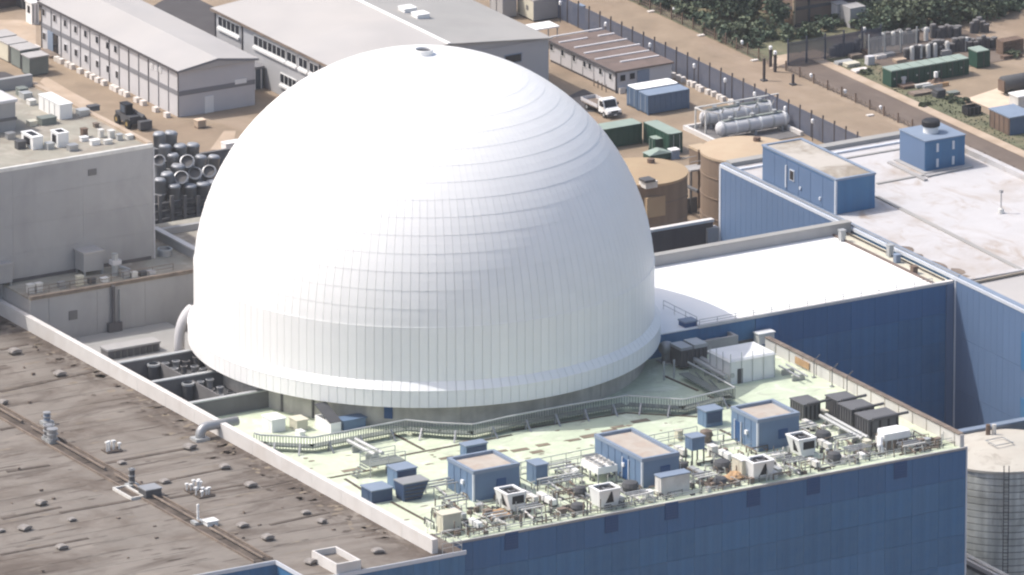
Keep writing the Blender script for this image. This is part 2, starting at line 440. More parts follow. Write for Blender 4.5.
# drum wall
MB().lathe((0,0,31), [(23.3,-31),(23.3,3.42)], 96).build('drum_wall', 'dome_drum', dome, smooth=True)
MB().lathe((0,0,31), [(23.28,3.4),(RB-.13,3.4)], 96).build('rim_soffit', 'joint_grey', dome)
for px in (285, 316, 462, 545, 600):
    a = va+math.asin(max(-1, min(1, (px-424.3)/9.53/23.3)))
    b = MB(); x, y = 23.33*cos(a), 23.33*sin(a)
    b.tube([(x,y,31),(x,y,34.4)], .16 if px < 400 else .06, 4).build('pilaster', 'dome_drum' if px > 400 else 'wall_grey_dark', dome)
a = va+math.asin((390.5-424.3)/9.53/23.3); x, y = 23.2*cos(a), 23.2*sin(a)
tx, ty = -sin(a), cos(a)
pts = [(x-tx*.45+cos(a)*e, y-ty*.45+sin(a)*e) for e in (0, .22)]; p2 = [(x+tx*.45+cos(a)*e, y+ty*.45+sin(a)*e) for e in (.22, 0)]
MB().prism(pts+p2, 32.7, 34.4).build('door', 'blue_louvre', dome)

# ================================================================== AUXILIARY BUILDING (pale green roof, blue walls)
FX0, FX1, FY0, FY1, FZ = -29.0, 32.9, -54.4, -12.6, 31.9
aux = thing('auxiliary_building', 'blue clad building with pale green roof in front of the dome', 'building', (0, FY0, 0))
MB().box(FX0,FY0+.06,0,FX1,FY1,FZ-.1).build('wall', 'blue_clad', aux)
MB().box(-36,FY1,0,FX1,24,28.1).build('core', 'wall_grey_dark', aux)
# the roof: sheet with the pit bays left open on its dome side
b = MB()
b.box(-31.5, FY0+.06, FZ-.08, FX1, -6.4, FZ)
b.box(-22, -6.4, FZ-.08, FX1, FY1+25, FZ-.02)
b.build('roof', 'roof_green', aux)
MB().box(FX0+.2,FY0-.12,FZ-.14,FX1,FY0+.12,FZ+.10).build('coping', 'wall_grey', aux)
cladding(aux, 'y', FY0, FX0, FX1, 16.5, FZ-.16, 19, 5, 'blue_clad', mtop='blue_clad_band')
for px, py in ((511,540),(611,523),(671,510),(753,497),(813,485),(900,469)):
    x, y, z = aty(px, py, FY0)
    lv = MB().box(x-.78, FY0-.14, z-.95, x+.78, FY0-.05, z+.85).build('louvre', 'blue_louvre', aux)
    s_ = MB()
    for k in range(6): s_.box(x-.7, FY0-.18, z-.85+k*.29, x+.7, FY0-.12, z-.7+k*.29)
    s_.build('louvre_blades', 'blue_louvre', lv)
MB().box(FX1-.02,FY0-.1,0,FX1+.14,FY0+.14,FZ+.1).build('corner_trim', 'trim_light', aux)
# right hand parapet
b = MB().box(FX1-.5,FY0+.36,FZ,FX1,-15.7,FZ+1.35)
pr = b.build('parapet', 'parapet_white', aux)
MB().box(FX1-.6,FY0+.5,FZ+1.35,FX1+.06,-15.7,FZ+1.45).build('coping', 'plant_brown', pr)
for k in range(14):
    y = -53+k*2.7; MB().box(FX1-.54, y, FZ+.02, FX1-.5, y+.05, FZ+1.3).build('joint_cover', 'brown_patch', pr)
# drain channels let into the roof
def channel(p, q, wd=.32, m='brown_line', h=.05):
    (x0,y0,_), (x1,y1,_) = at(*p, FZ), at(*q, FZ)
    d = sqrt((x1-x0)**2+(y1-y0)**2); nx, ny = -(y1-y0)/d*wd/2, (x1-x0)/d*wd/2
    MB().prism([(x0-nx,y0-ny),(x1-nx,y1-ny),(x1+nx,y1+ny),(x0+nx,y0+ny)], FZ-.05, FZ+h).build('drain_channel', m, aux)
for p, q in (((400,456),(512,435)),((386,430),(424,450)),((330,478),(372,470)),((345,479),(367,493)),((391,502),(428,522)),
             ((664,376),(698,391)),((708,396),(738,410)),((512,431),(626,413)),((626,413),(697,417)),((556,484),(574,494)),((530,500),(570,492)),
             ((718,448),(742,460)),((700,480),(716,488)),((720,430),(756,447)),((560,500),(600,494))): channel(p, q)
for px, py in ((447,458),(456,457),(520,450),(543,445),(537,452),(574,440),(610,431),(618,427),(590,436),(640,421),(497,452),(352,470),(640,470)):
    x, y, _ = at(px, py, FZ); a_, b_ = random.uniform(.7,1.2), random.uniform(.3,.5)
    MB().box(x-a_, y-b_, FZ, x+a_, y+b_, FZ+.035).build('roof_patch', 'brown_patch', aux)

# pit bays beside the dome
for i, (y0, y1) in enumerate(((2.1, 9.4), (-6.3, 1.7))):
    pass
PZ = 33.9
bays = thing('fan_pit', 'dark roof pit split by concrete beams beside the dome', 'plant pit', (-27, 2, 27))
MB().box(-31.5,-6.2,28.3,-12,9.2,28.5).build('pit_floor', 'dark_grey', bays)
for y, ln in ((9.4, -14), (1.9, -14), (-6.3, -22.2)):
    MB().box(-31.58, y-.2, 28.5, ln, y+.2, PZ-.15).build('cross_wall', 'wall_grey_dark', bays)
    MB().box(-31.58, y-.28, PZ-.15, ln, y+.28, PZ).build('beam', 'galv', bays)
MB().box(-31.55,-6.2,28.5,-31.35,9.2,PZ-.3).build('side_wall', 'wall_grey_dark', bays)
for y in (9.35, 1.85):
    MB().box(-27.1, y-7.1, 28.5, -26.95, y-.3, PZ-.5).build('partition', 'wall_grey_dark', bays)
def roof_cyl(px, py, z, r, h, name, m, label, cat, group=None):
    x, y, _ = at(px, py, z)
    t = thing(name, label, cat, (x, y, z-h), group)
    MB().lathe((x,y,z-h), [(r,0),(r,h),(r*.8,h+.02),(r*.75,h-.1),(.01,h-.1)], 16).build('casing', m, t, smooth=False)
    MB().lathe((x,y,z-h), [(r*1.12,h-.18),(r*1.12,h+.05),(r*.86,h+.06),(r*.86,h-.05)], 16).build('top_ring', 'galv', t)
    return t
roof_cyl(153.5, 364, 33.3, .62, 4.4, 'exhaust_stack', 'dark_grey', 'dark round stack with pale rim in the farther bay of the roof pit', 'stack')
roof_cyl(188, 383, 33.3, .62, 4.4, 'exhaust_stack', 'dark_grey', 'dark round stack with pale rim in the nearer bay of the roof pit', 'stack')
MB().box(-27.0,2.2,32.0,-15,9.1,32.2).box(-27.0,-6.0,32.0,-15,1.6,32.2).build('fan_deck', 'dark_grey', bays)
for bay, ya, yb in (('farther', 3.0, 8.6), ('nearer', -5.4, 1.1)):
    for i in range(4):
        for j in range(4):
            x = -26.3+i*1.25+random.uniform(-.12,.12); y = ya+(yb-ya)*j/3+random.uniform(-.12,.12)
            if sqrt(x*x+y*y) < 24.0: continue
            t = thing('cooling_fan', 'small round cooling fan among the rows in the %s bay of the pit' % bay, 'fan', (x,y,32.2), 'fans in the %s pit bay' % bay)
            r = random.uniform(.40,.52); h = random.uniform(.8,1.15)
            MB().lathe((x,y,32.2), [(r*.7,0),(r*.7,h-.4),(r,h),(r*.8,h+.03),(r*.75,h-.25),(.01,h-.25)], 12).build('housing', random.choice(('steel','steel_dark','wall_grey_dark','steel')), t)
            MB().box(x-.05,y-r*.75,32.2+h-.2,x+.05,y+r*.75,32.2+h-.15).build('blade', 'galv', t)
# curved duct against the left foot of the dome
p0 = at(176,345,31)
b = MB(); pts = []
x0, y0, _ = at(179.5, 352, 31)
for k in range(9):
    t = k/8*radians(75); pts.append((x0+2.3*(1-cos(t)), y0+.4*(1-cos(t)), 31.2+1.2+3.2*sin(t)))
b.tube([(x0,y0,30.0)]+pts, .55, 10)
tag(b.build('curved_duct', 'wall_cabin', smooth=True), 'pale curved duct rising against the left foot of the dome', 'duct')

# ================================================================== LEFT BUILDING WITH TAN ROOF
TZ = 32.4
tanb = thing('tan_roof_building', 'large building with weathered tan felt roof and white parapet, left foreground', 'building', (-45, -58, 0))
foot = [(-29.0,-58.5),(-46.8,-58.5),(-46.8,-51.6),(-140,-51.6),(-140,140),(-31.7,140),(-31.7,-52.0),(-29.0,-52.0)]
MB().prism(foot[::-1], 0, TZ-.12).build('wall', 'blue_clad', tanb)
MB().prism(foot[::-1], TZ-.12, TZ).build('roof', 'roof_tan', tanb)
b = MB().box(-46.8,-58.62,TZ-.3,-28.9,-58.5,TZ+.12).box(-140,-51.72,TZ-.3,-46.92,-51.6,TZ+.12).box(-46.92,-58.6,TZ-.3,-46.8,-51.72,TZ+.12)
b.build('edge_flashing', 'trim_light', tanb)
cladding(tanb, 'y', -58.5, -46.8, -29.0, 14.4, TZ-.3, 6, 4, 'blue_clad')
cladding(tanb, 'y', -51.6, -82.8, -46.8, 14.4, TZ-.3, 12, 4, 'blue_clad')
# white parapet in lengths
ys = [-57.6+k*6.15 for k in range(23)]
for y0, y1 in zip(ys, ys[1:]):
    pz = 33.9 if y0 > 9 else 33.88
    MB().box(-32.25, y0, TZ, -31.6, y1-.03, pz).build('parapet_length', 'parapet_white', tanb)
# railed corner beside the parapet end
rl = thing('corner_rail', 'small steel guard rail at the parapet end, tan roof corner', 'guard rail', (-30,-58,TZ))
for q in ((-31.4,-58.2),(-30.2,-58.2),(-29.2,-58.2),(-29.2,-56.5),(-29.2,-54.6)):
    MB().tube([(q[0],q[1],TZ),(q[0],q[1],TZ+1.1)], .035, 4).build('post', 'galv', rl)
for h in (.6, 1.1):
    MB().tube([(-31.4,-58.2,TZ+h),(-29.2,-58.2,TZ+h),(-29.2,-54.6,TZ+h)], .03, 4).build('rail', 'galv', rl)
# roof seams, trench
def seam(p, q, wd=.5, m='roof_tan_dark', h=.05, name='roof_seam'):
    (x0,y0,_), (x1,y1,_) = at(*p, TZ), at(*q, TZ)
    d = sqrt((x1-x0)**2+(y1-y0)**2); nx, ny = -(y1-y0)/d*wd/2, (x1-x0)/d*wd/2
    n = max(1, int(d/6)); b = MB()
    for k in range(n):
        f0, f1 = k/n, (k+.98)/n; w0 = random.uniform(.75,1.15)
        b.prism([(x0+(x1-x0)*f0-nx*w0,y0+(y1-y0)*f0-ny*w0),(x0+(x1-x0)*f1-nx*w0,y0+(y1-y0)*f1-ny*w0),
                 (x0+(x1-x0)*f1+nx*w0,y0+(y1-y0)*f1+ny*w0),(x0+(x1-x0)*f0+nx*w0,y0+(y1-y0)*f0+ny*w0)], TZ-.03, TZ+h)
    o = b.build(name, m, tanb); o['kind'] = 'stuff'
for p, q in (((0,392),(96,371)),((7,472),(50,465)),((97,465),(195,447)),((125,489),(228,468)),((150,502),(256,482)),((0,430),(30,424)),
             ((2,519),(62,507)),((60,513),(133,500)),((0,555),(90,538)),((262,487),(320,474)),((270,525),(330,512)),((0,350),(28,344))): seam(p, q)
for k in range(26):
    y = 36-k*3.35
    b = MB()
    for j in range(12):
        x0 = -90+j*4.8; 
        if -49.5 < x0+2.4 < -46.5 or x0 > -33.5: continue
        b.box(x0, y-.05+random.uniform(-.03,.03), TZ-.02, min(x0+4.7,-32.4), y+.05, TZ+.02)
    if y > -50.5: o = b.build('felt_lap', 'roof_tan', tanb); o['kind'] = 'stuff'
# trench strip running the length of the roof
for k in range(14):
    y1 = 42-k*7.1; y0 = y1-6.9
    if y0 < -51: y0 = -51
    MB().box(-48.9, y0, TZ-.02, -47.0, y1, TZ+.06).build('trench_cover', 'roof_tan_dark', tanb)
for x in (-49.0, -46.95):
    MB().box(x, -51, TZ, x+.14, 42, TZ+.22).build('trench_kerb', 'plant_brown', tanb)
for k, (a0, a1) in enumerate(((-51,-40),(-38,-20),(-18,-2),(0,16),(18,34))):
    MB().tube([(-47.9,a0,TZ+.35),(-47.9,a1,TZ+.35)], .13, 6).build('trench_pipe', 'plant_brown', tanb)
def joist(px, py, lx, ly, h, m):
    x, y, _ = at(px, py, TZ); MB().box(x-lx/2,y-ly/2,TZ,x+lx/2,y+ly/2,TZ+h).build('upstand', m, tanb)

# vents on the tan roof
def hood_vent():
    t = thing('hood_vent', 'x', 'vent', (0,0,0), 'hooded vents on the tan roof')
    MB().box(-.5,-.42,0,.5,.42,.3).build('curb', 'roof_tan_dark', t)
    b = MB(); pts = []
    for k in range(7):
        a = pi*k/6; pts.append((-.66*cos(a), .28+.34*sin(a)))
    n = len(pts)
    b.v = [(x,-.5,z) for x, z in pts]+[(x,.5,z) for x, z in pts]
    for k in range(n-1): b.f.append((k, k+1, n+k+1, n+k))
    b.f.append(tuple(range(n))[::-1]); b.f.append(tuple(range(n, 2*n)))
    b.build('hood', 'vent_grey', t); return t
spots = [(15,354,'by the white parapet at the left edge of the roof'),(60,376,'midway along the seam below the parapet'),(122,464,'beside the pipe cluster above the trench'),
 (190,449,'close to the duct over the parapet'),(225,469,'on the third seam from the duct, parapet side'),(165,483,'on the second seam right of the trench'),(251,487,'on the seam end nearest the parapet'),
 (243,527,'right of the white box by the trench'),(306,514,'upper of the pair near the parapet'),(322,523,'lower of the pair near the parapet'),
 (268,540,'alone in the middle right of the roof'),(378,553,'nearest the front corner of the roof'),(311,564,'beside the open hatch box'),
 (72,521,'with a pale face left of the trench'),(41,505,'rusty pair spot in the left middle'),(1,532,'cut by the left frame edge, upper'),(25,530,'pale, near the left frame edge'),(62,549,'small, among the lower left stains'),(3,404,'at the left frame edge below the seam')]
hv = hood_vent(); first = True
for px, py, s_ in spots:
    x, y, _ = at(px, py, TZ)
    lab = 'grey hooded roof vent '+s_
    if first: hv.location = (x,y,TZ); hv['label'] = lab; first = False
    else:
        c_ = copy_tree(hv, (x,y,TZ), random.choice((0,0,.3,-.2)), lab); q_ = random.uniform(.62,1.0); c_.scale = (q_, q_, q_*random.uniform(.8,1.1))
def vent_stack(px, py, z, label, n=1, h=1.6, r=.28, m='blue_grey'):
    x, y, _ = at(px, py, z)
    t = thing('vent_stack', label, 'vent', (x,y,z))
    MB().box(x-.6,y-.5,z,x+.6,y+.5,z+.35).build('curb', 'galv', t)
    MB().tube([(x,y,z+.35),(x,y,z+h)], r, 8).build('pipe', m, t)
    for q_ in (.3, .62, .95): MB().lathe((x,y,z), [(r,h*q_-.1),(r*1.22,h*q_-.08),(r*1.22,h*q_+.05),(r,h*q_+.07)]+([(.01,h+.05)] if q_ > .9 else []), 10).build('cowl_ring', 'steel' if m != 'white_paint' else m, t)
vent_stack(49, 440, TZ, 'dark ringed vent stack beside the trench, left of roof', h=1.7, r=.5, m='dark_grey')
vent_stack(52.5, 443, TZ, 'grey ringed vent stack touching the first one, parapet side', h=1.6, r=.5, m='steel')
vent_stack(47, 424, TZ, 'short dark vent stack behind the two ringed ones', h=1.3, r=.35)
vent_stack(132, 487, TZ, 'dark upright vent pipe at the trench, roof middle', h=2.0, r=.3, m='dark_grey')
vent_stack(198, 524, TZ, 'white topped vent post beside the trench', h=2.1, r=.12, m='white_paint')
def pipe_cluster(px, py, label):
    x, y, _ = at(px, py, TZ); t = thing('pipe_cluster', label, 'pipes', (x,y,TZ))
    MB().box(x-.9,y-.7,TZ,x+.9,y+.7,TZ+.15).build('base', 'roof_tan_dark', t)
    for k in range(6):
        q = (x-.75+.3*k, y+random.uniform(-.4,.4)); h = random.uniform(.6,1.1)
        p_ = MB().tube([(q[0],q[1],TZ),(q[0],q[1],TZ+h)], .09, 5).build('pipe', 'white_paint', t)
        MB().box(q[0]-.16,q[1]-.16,TZ+h,q[0]+.16,q[1]+.16,TZ+h+.14).build('cap', 'white_paint', p_)
pipe_cluster(112, 451, 'cluster of white capped pipes above the trench')
pipe_cluster(195, 491, 'cluster of white capped pipes right of the trench, roof middle')
pipe_cluster(204, 496, 'cluster of white capped pipes just right of another cluster')
x, y, _ = at(127, 493, TZ)
t = thing('skylight_frame', 'flat white skylight frame lying across the trench', 'skylight', (x,y,TZ))
MB().wallring(x-.8,y-2.4,x+.8,y+1.6,TZ,TZ+.3,.18).build('frame', 'white_dirty', t); MB().box(x-.62,y-2.2,TZ+.05,x+.62,y+1.4,TZ+.12).build('pane', 'roof_tan_dark', t)
x, y, _ = at(150, 496, TZ)
t = thing('roof_fan_box', 'dark square fan box beside the trench, roof middle', 'fan box', (x,y,TZ))
MB().box(x-.9,y-.8,TZ,x+.9,y+.8,TZ+.9).build('casing', 'steel_dark', t); MB().box(x-1,y-.9,TZ+.9,x+1,y+.9,TZ+1).build('lid', 'steel', t)
x, y, _ = at(208, 527, TZ)
t = thing('white_roof_box', 'low white box on the tan roof right of the trench', 'box', (x,y,TZ))
MB().box(x-.1,y-.1,TZ,x+1.1,y+.9,TZ+.5).build('casing', 'white_paint', t); MB().box(x-.2,y-.2,TZ+.5,x+1.2,y+1,TZ+.58).build('lid', 'white_paint', t)
rg = random.Random(33); b = MB(); b2 = MB()
for i in range(520):
    if rg.random() < .5: x = -32.6-abs(rg.gauss(0,1.6)); y = rg.uniform(-57,38)
    else:
        px, py = rg.uniform(0,330), rg.uniform(330,575); x, y, _ = at(px, py, TZ)
    if x > -32.4 or y < -51: continue
    n = 11; rx_, ry_ = (rg.uniform(.2,.9), rg.uniform(.15,.6)) if x > -37 else (rg.uniform(.4,2.4), rg.uniform(.06,.22))
    (b if rg.random() < .75 else b2).quad(*[(x+rx_*rg.uniform(.4,1.1)*cos(2*pi*k/n), y+ry_*rg.uniform(.4,1.1)*sin(2*pi*k/n), TZ+.012) for k in range(n)])
o = b.build('moss_and_shade_marks', 'roof_tan_dark', tanb); o['kind'] = 'stuff'  # moss by the parapet; farther out, streaks painted as dark shadow smears
o = b2.build('pale_marks', 'brown_patch', tanb); o['kind'] = 'stuff'
b = MB()
for i in range(45):
    px, py = rg.uniform(0,400), rg.uniform(330,575); x, y, _ = at(px, py, TZ)
    if x > -32.6 or y < -51: continue
    a_, c_ = rg.uniform(.1,.4), rg.uniform(.1,.3); b.box(x,y,TZ,x+a_,y+c_,TZ+rg.uniform(.05,.3))
o = b.build('roof_debris', 'plant_brown'); o['kind'] = 'stuff'; tag(o, 'small scattered debris and fittings on the tan felt roof', 'debris')
# curved duct crossing the parapet
x0, y0, _ = at(200, 440, TZ)
pts = [(x0,y0,TZ)]+[(x0+.9*(1-cos(t)), y0+.1*t, TZ+.4+.9*sin(t)) for t in [k*pi/12 for k in range(1,7)]]+[(x0+4.6,y0+.4,TZ+1.2)]
t = thing('bridging_duct', 'fat grey duct arching from tan roof over white parapet', 'duct', (x0,y0,TZ))
MB().tube(pts, .5, 10).build('duct', 'steel', t, smooth=True); MB().box(x0-.8,y0-.7,TZ,x0+.8,y0+.7,TZ+.3).build('curb', 'galv', t)
# open hatch box at the front edge
x0, y0 = -43.7, -58.4
t = thing('roof_hatch', 'white open topped hatch box on the front edge of the tan roof', 'hatch', (x0,y0,TZ))
MB().wallring(x0,y0,x0+2.8,y0+5.0,TZ,TZ+1.1,.2).build('side', 'parapet_white', t)
MB().box(x0+.2,y0+.2,TZ+.3,x0+2.6,y0+4.8,TZ+.45).build('cover', 'roof_tan', t)

# ================================================================== GREEN ROOF EQUIPMENT
def kiosk(px, py, dx, dy, dz, label, door=None, z=FZ):
    x, y, _ = at(px, py, z)
    t = thing('plant_kiosk', label, 'kiosk', (x,y,z))
    MB().box(x,y,z,x+dx,y+dy,z+dz).build('wall', 'blue_kiosk', t)
    MB().wallring(x-.06,y-.06,x+dx+.06,y+dy+.06,z+dz,z+dz+.38,.34).build('coping', 'blue_grey', t)
    MB().box(x+.3,y+.3,z+dz,x+dx-.3,y+dy-.3,z+dz+.06).build('roof', 'roof_beige', t)
    MB().box(x-.08,y-.08,z,x+.12,y+.12,z+dz).build('corner_trim', 'trim_light', t)
    n = int(dy/1.2)
    for k in range(1, n): MB().box(x-.05,y+k*dy/n-.03,z,x,y+k*dy/n+.03,z+dz-.05).build('wall_rib', 'blue_kiosk', t)
    MB().box(x+dx*.5,y-.08,z+1.0,x+dx*.5+1.1,y,z+2.0).build('louvre', 'blue_louvre', t)
    if door is not None:
        d = MB().box(x-.1,y+dy*door,z+.1,x,y+dy*door+1.1,z+2.2).build('door', 'blue_louvre', t)
        MB().box(x-.13,y+dy*door-.12,z+.1,x-.02,y+dy*door,z+2.35).box(x-.13,y+dy*door+1.1,z+.1,x-.02,y+dy*door+1.22,z+2.35).build('door_frame', 'trim_light', d)
    MB().box(x-.25,y+dy*.35,z+1.4,x,y+dy*.35+.4,z+1.8).build('wall_lamp', 'lamp_white', t)
    return t
kiosk(473.5, 502, 5.4, 5.2, 2.9, 'blue plant kiosk with beige roof, leftmost of the three large kiosks')
kiosk(642, 488.5, 4.4, 9.4, 2.8, 'longest blue plant kiosk with beige roof, at the middle of the roof edge', .28)
kiosk(757.5, 452, 5.0, 5.2, 3.1, 'blue plant kiosk with door, rightmost of the three large kiosks', .62)
def cabinet(px, py, dx, dy, dz, m, top, label, cat='cabinet', legs=0, face=None, name='plant_cabinet'):
    x, y, _ = at(px, py, FZ); z = FZ
    t = thing(name, label, cat, (x,y,z))
    MB().box(x,y,z+legs,x+dx,y+dy,z+dz).build('casing', m, t)
    MB().box(x-.1,y-.1,z+dz,x+dx+.1,y+dy+.1,z+dz+.12).build('lid', top, t)
    if legs:
        for a, b_ in ((0,0),(dx-.12,0),(0,dy-.12),(dx-.12,dy-.12)): MB().box(x+a,y+b_,z,x+a+.12,y+b_+.12,z+legs).build('leg', 'dark_grey', t)
    if face: MB().box(x+.15,y-.06,z+legs+.1+(dz-legs)*.2,x+dx-.15,y+.01,z+dz-.15).build('louvre', face, t)
    MB().box(x-.04,y+dy*.3,z+legs+.2,x,y+dy*.7,z+dz-.25).build('side_door', m, t)
    return t
cabinet(372, 504, 2.4, 2.2, 1.3, 'blue_dark', 'blue_grey', 'low dark blue cabinet against the white parapet')
cabinet(397, 491, 2.3, 2.0, 2.1, 'blue_kiosk', 'blue_grey', 'blue cabinet behind the dark flared louvre box', face='blue_dark')
cabinet(466, 459, 2.5, 1.2, 1.3, 'blue_kiosk', 'blue_grey', 'small blue cabinet behind the leftmost large kiosk', face='blue_dark')
cabinet(536, 485, 1.4, 1.9, 2.0, 'blue_kiosk', 'blue_grey', 'small blue cabinet between leftmost and middle kiosks')
cabinet(706, 428, 2.0, 1.7, 1.7, 'blue_kiosk', 'blue_grey', 'small blue cabinet beside the rightmost kiosk, farther one', face='blue_dark')
cabinet(692, 466, 1.5, 1.4, 2.9, 'blue_kiosk', 'blue_grey', 'small blue cabinet standing on tall dark legs', legs=1.6)
cabinet(344, 431, 2.6, 1.4, 1.0, 'blue_kiosk', 'blue_kiosk', 'blue chest with sloped lid near the dome foot, left')
cabinet(661, 497, 3.4, 1.2, 2.0, 'white_dirty', 'blue_grey', 'cream cabinet with blue grey lid by the roof edge, beside the longest kiosk')
cabinet(443, 535, 2.1, 1.3, 2.0, 'cream', 'cream', 'cream box nearest the front left roof corner', face=None)
cabinet(742, 480, .9, 2.0, 2.0, 'cream', 'white_paint', 'cream cabinet leaning against a white cooling unit')
cabinet(759, 345, 1.9, 1.0, 1.1, 'white_dirty', 'white_paint', 'small white box behind the large white tented box')
# flared louvre box
x, y, _ = at(404, 502, FZ)
t = thing('flared_louvre_box', 'dark box flaring outwards at its top, left part of the green roof', 'louvre box', (x,y,FZ))
b = MB(); b.v = [(x,y,FZ),(x+2.0,y,FZ),(x+2.0,y+1.6,FZ),(x,y+1.6,FZ),(x-.2,y-.2,FZ+1.9),(x+2.8,y-.2,FZ+1.9),(x+2.8,y+1.7,FZ+1.9),(x-.2,y+1.7,FZ+1.9)]
b.f = [(0,3,2,1),(4,5,6,7),(0,1,5,4),(1,2,6,5),(2,3,7,6),(3,0,4,7)]; b.build('casing', 'blue_dark', t)
MB().box(x-.25,y-.25,FZ+1.9,x+2.85,y+1.75,FZ+2.0).build('lid', 'steel', t)
for k in range(4): MB().box(x+.1,y-.2-.02*k,FZ+.3+k*.4,x+2.1+.1*k,y-.04,FZ+.36+k*.4).build('louvre_blade', 'steel_dark', t)

# white cooling units: dark window on one side, dark tapered louvre on the other, fan well on top
def cooling_unit():
    t = thing('cooling_unit', 'x', 'cooling unit', (0,0,0), 'white cooling units along the roof edge')
    b = MB()   # casing, flared outwards to -X at the top
    X0, X1, Y0, Y1, H = 0, 1.75, 0, 2.5, 2.3
    b.v = [(X0,Y0,.35),(X1,Y0,.35),(X1,Y1,.35),(X0,Y1,.35),(X0-.5,Y0-.05,H),(X1+.15,Y0-.05,H),(X1+.15,Y1+.3,H),(X0-.5,Y1+.3,H)]
    b.f = [(0,3,2,1),(0,1,5,4),(1,2,6,5),(2,3,7,6),(3,0,4,7)]
    b.build('casing', 'white_paint', t)
    MB().wallring(-.55,-.1,1.95,2.85,H,H+.16,.3).build('rim', 'white_paint', t)
    MB().box(-.3,.15,H-.3,1.7,2.6,H-.25).build('fan_deck', 'dark_grey', t)
    fr = MB().lathe((.7,1.4,H-.25), [(.75,0),(.75,.38),(.68,.38),(.68,.05)], 16).build('fan_ring', 'steel_dark', t)
    MB().box(.62,.75,H-.1,.78,2.05,H-.05).box(.05,1.32,H-.09,1.35,1.48,H-.04).build('blade', 'steel', fr)
    MB().box(.15,-.1,1.2,1.65,-.02,2.1).build('inlet', 'black', t)
    b = MB(); b.v = [(-.11,.65,.75),(-.11,1.75,.75),(-.53,1.25,2.15),(-.53,1.1,2.15),(.1,.65,.75),(.1,1.75,.75),(-.2,1.25,2.15),(-.2,1.1,2.15)]
    b.f = [(0,3,2,1),(4,5,6,7),(0,1,5,4),(1,2,6,5),(2,3,7,6),(3,0,4,7)]; b.build('louvre', 'black', t)
    for a, c in ((0,0),(1.6,0),(0,2.35),(1.6,2.35)): MB().box(a,c,0,a+.15,c+.15,.4).build('leg', 'white_paint', t)
    return t
cu = cooling_unit()
for i, (px, py, rz, lab) in enumerate(((511,515,0,'white cooling unit with dark window, nearest the left end of the roof edge'),
        (802,460,0,'white cooling unit with dark window, right of the rightmost kiosk'),
        (597,511,pi/2,'white cooling unit on legs in front of the white fan bank'),
        (751,483,pi/2,'white cooling unit beside the cream cabinet, before the rightmost kiosk'))):
    x, y, _ = at(px, py, FZ)
    if rz: x += 2.5
    if i == 0: cu.location = (x,y,FZ); cu['label'] = lab
    else: copy_tree(cu, (x,y,FZ), rz, lab).scale = (.88, .88, .9)
cu.scale = (.9, .9, .92)
# white fan bank
x, y, _ = at(598, 485, FZ)
t = thing('fan_bank', 'raised white fan bank with rows of round fans beside the longest kiosk', 'fan bank', (x,y,FZ))
MB().box(x,y,FZ+1.1,x+2.3,y+3.4,FZ+1.8).build('casing', 'white_paint', t)
for i in range(2):
    for j in range(4):
        f_ = MB().lathe((x+.6+i*1.1,y+.5+j*.8,FZ+1.8), [(.42,0),(.42,.22),(.34,.22),(.34,.03),(.01,.03)], 10).build('fan', 'white_dirty', t)
        MB().box(x+.3+i*1.1,y+.44+j*.8,FZ+1.9,x+.9+i*1.1,y+.56+j*.8,FZ+1.94).build('blade', 'dark_grey', f_)
for a in (0, 2.15):
    for c in (0, 1.6, 3.25): MB().box(x+a,y+c,FZ,x+a+.15,y+c+.15,FZ+1.1).build('leg', 'steel', t)
# small rooftop cowl domes, dark round fans
def round_fan(px, py, r, h, m, label, cat='fan'):
    x, y, _ = at(px, py, FZ)
    t = thing('roof_fan', label, cat, (x,y,FZ))
    MB().lathe((x,y,FZ), [(r*.8,0),(r*.8,h*.5),(r,h*.55),(r*.8,h*.9),(r*.3,h),(.01,h)], 14).build('casing', m, t)
    MB().box(x-r,y-r,FZ,x+r,y+r,FZ+.18).build('curb', 'steel', t)
round_fan(706, 443, .75, 1.5, 'plant_brown', 'dark round fan below the farther small blue cabinet')
round_fan(630, 492, .95, 1.2, 'dark_grey', 'dark dome fan against the longest kiosk wall')
round_fan(580, 497, .7, 1.2, 'dark_grey', 'dark round fan left of the unit on legs')
round_fan(578, 512, .8, 1.0, 'dark_grey', 'dark round fan by the roof edge, left of the unit on legs')
round_fan(722, 470, .95, 1.1, 'dark_grey', 'dark fan cowl left of the cream cabinet')
round_fan(720, 486, .8, 1.0, 'dark_grey', 'dark fan cowl at the roof edge below another')
round_fan(823, 440, .9, 1.0, 'dark_grey', 'dark fan in a pale curb right of the cooling unit')
round_fan(834, 463, .8, 1.2, 'dark_grey', 'dark fan at the roof edge before the dark cooling blocks')
round_fan(683, 470, .6, .9, 'dark_grey', 'small dark fan in the shade behind the cream cabinet')
# dark cooling blocks with ribbed sides
def dark_block(px, py, dx, dy, dz, label):
    x, y, _ = at(px, py, FZ)
    t = thing('dark_cooling_block', label, 'cooling block', (x,y,FZ), 'dark cooling blocks by the right parapet')
    MB().box(x,y,FZ+.1,x+dx,y+dy,FZ+dz).build('casing', 'charcoal_unit', t)
    n = 5
    for k in range(n+1):
        yy = y+k*(dy-.12)/n; MB().box(x-.1,yy,FZ+.1,x,yy+.12,FZ+dz-.05).build('rib', 'steel_dark', t)
    for k in range(4):
        xx = x+.15+k*(dx-.45)/3; MB().box(xx,y-.06,FZ+.25,xx+.22,y,FZ+dz-.15).build('louvre', 'black', t)
    MB().box(x-.15,y-.12,FZ+dz,x+dx+.1,y+dy+.1,FZ+dz+.12).build('lid', 'charcoal_unit', t)
    MB().tube([(x+.3,y-.2,FZ+dz+.12),(x+dx+1.0,y-.2,FZ+dz+.22)], .16, 6).build('pipe', 'steel_dark', t)
dark_block(838, 420, 2.3, 2.3, 2.0, 'dark ribbed cooling block farthest of the three by the right parapet')
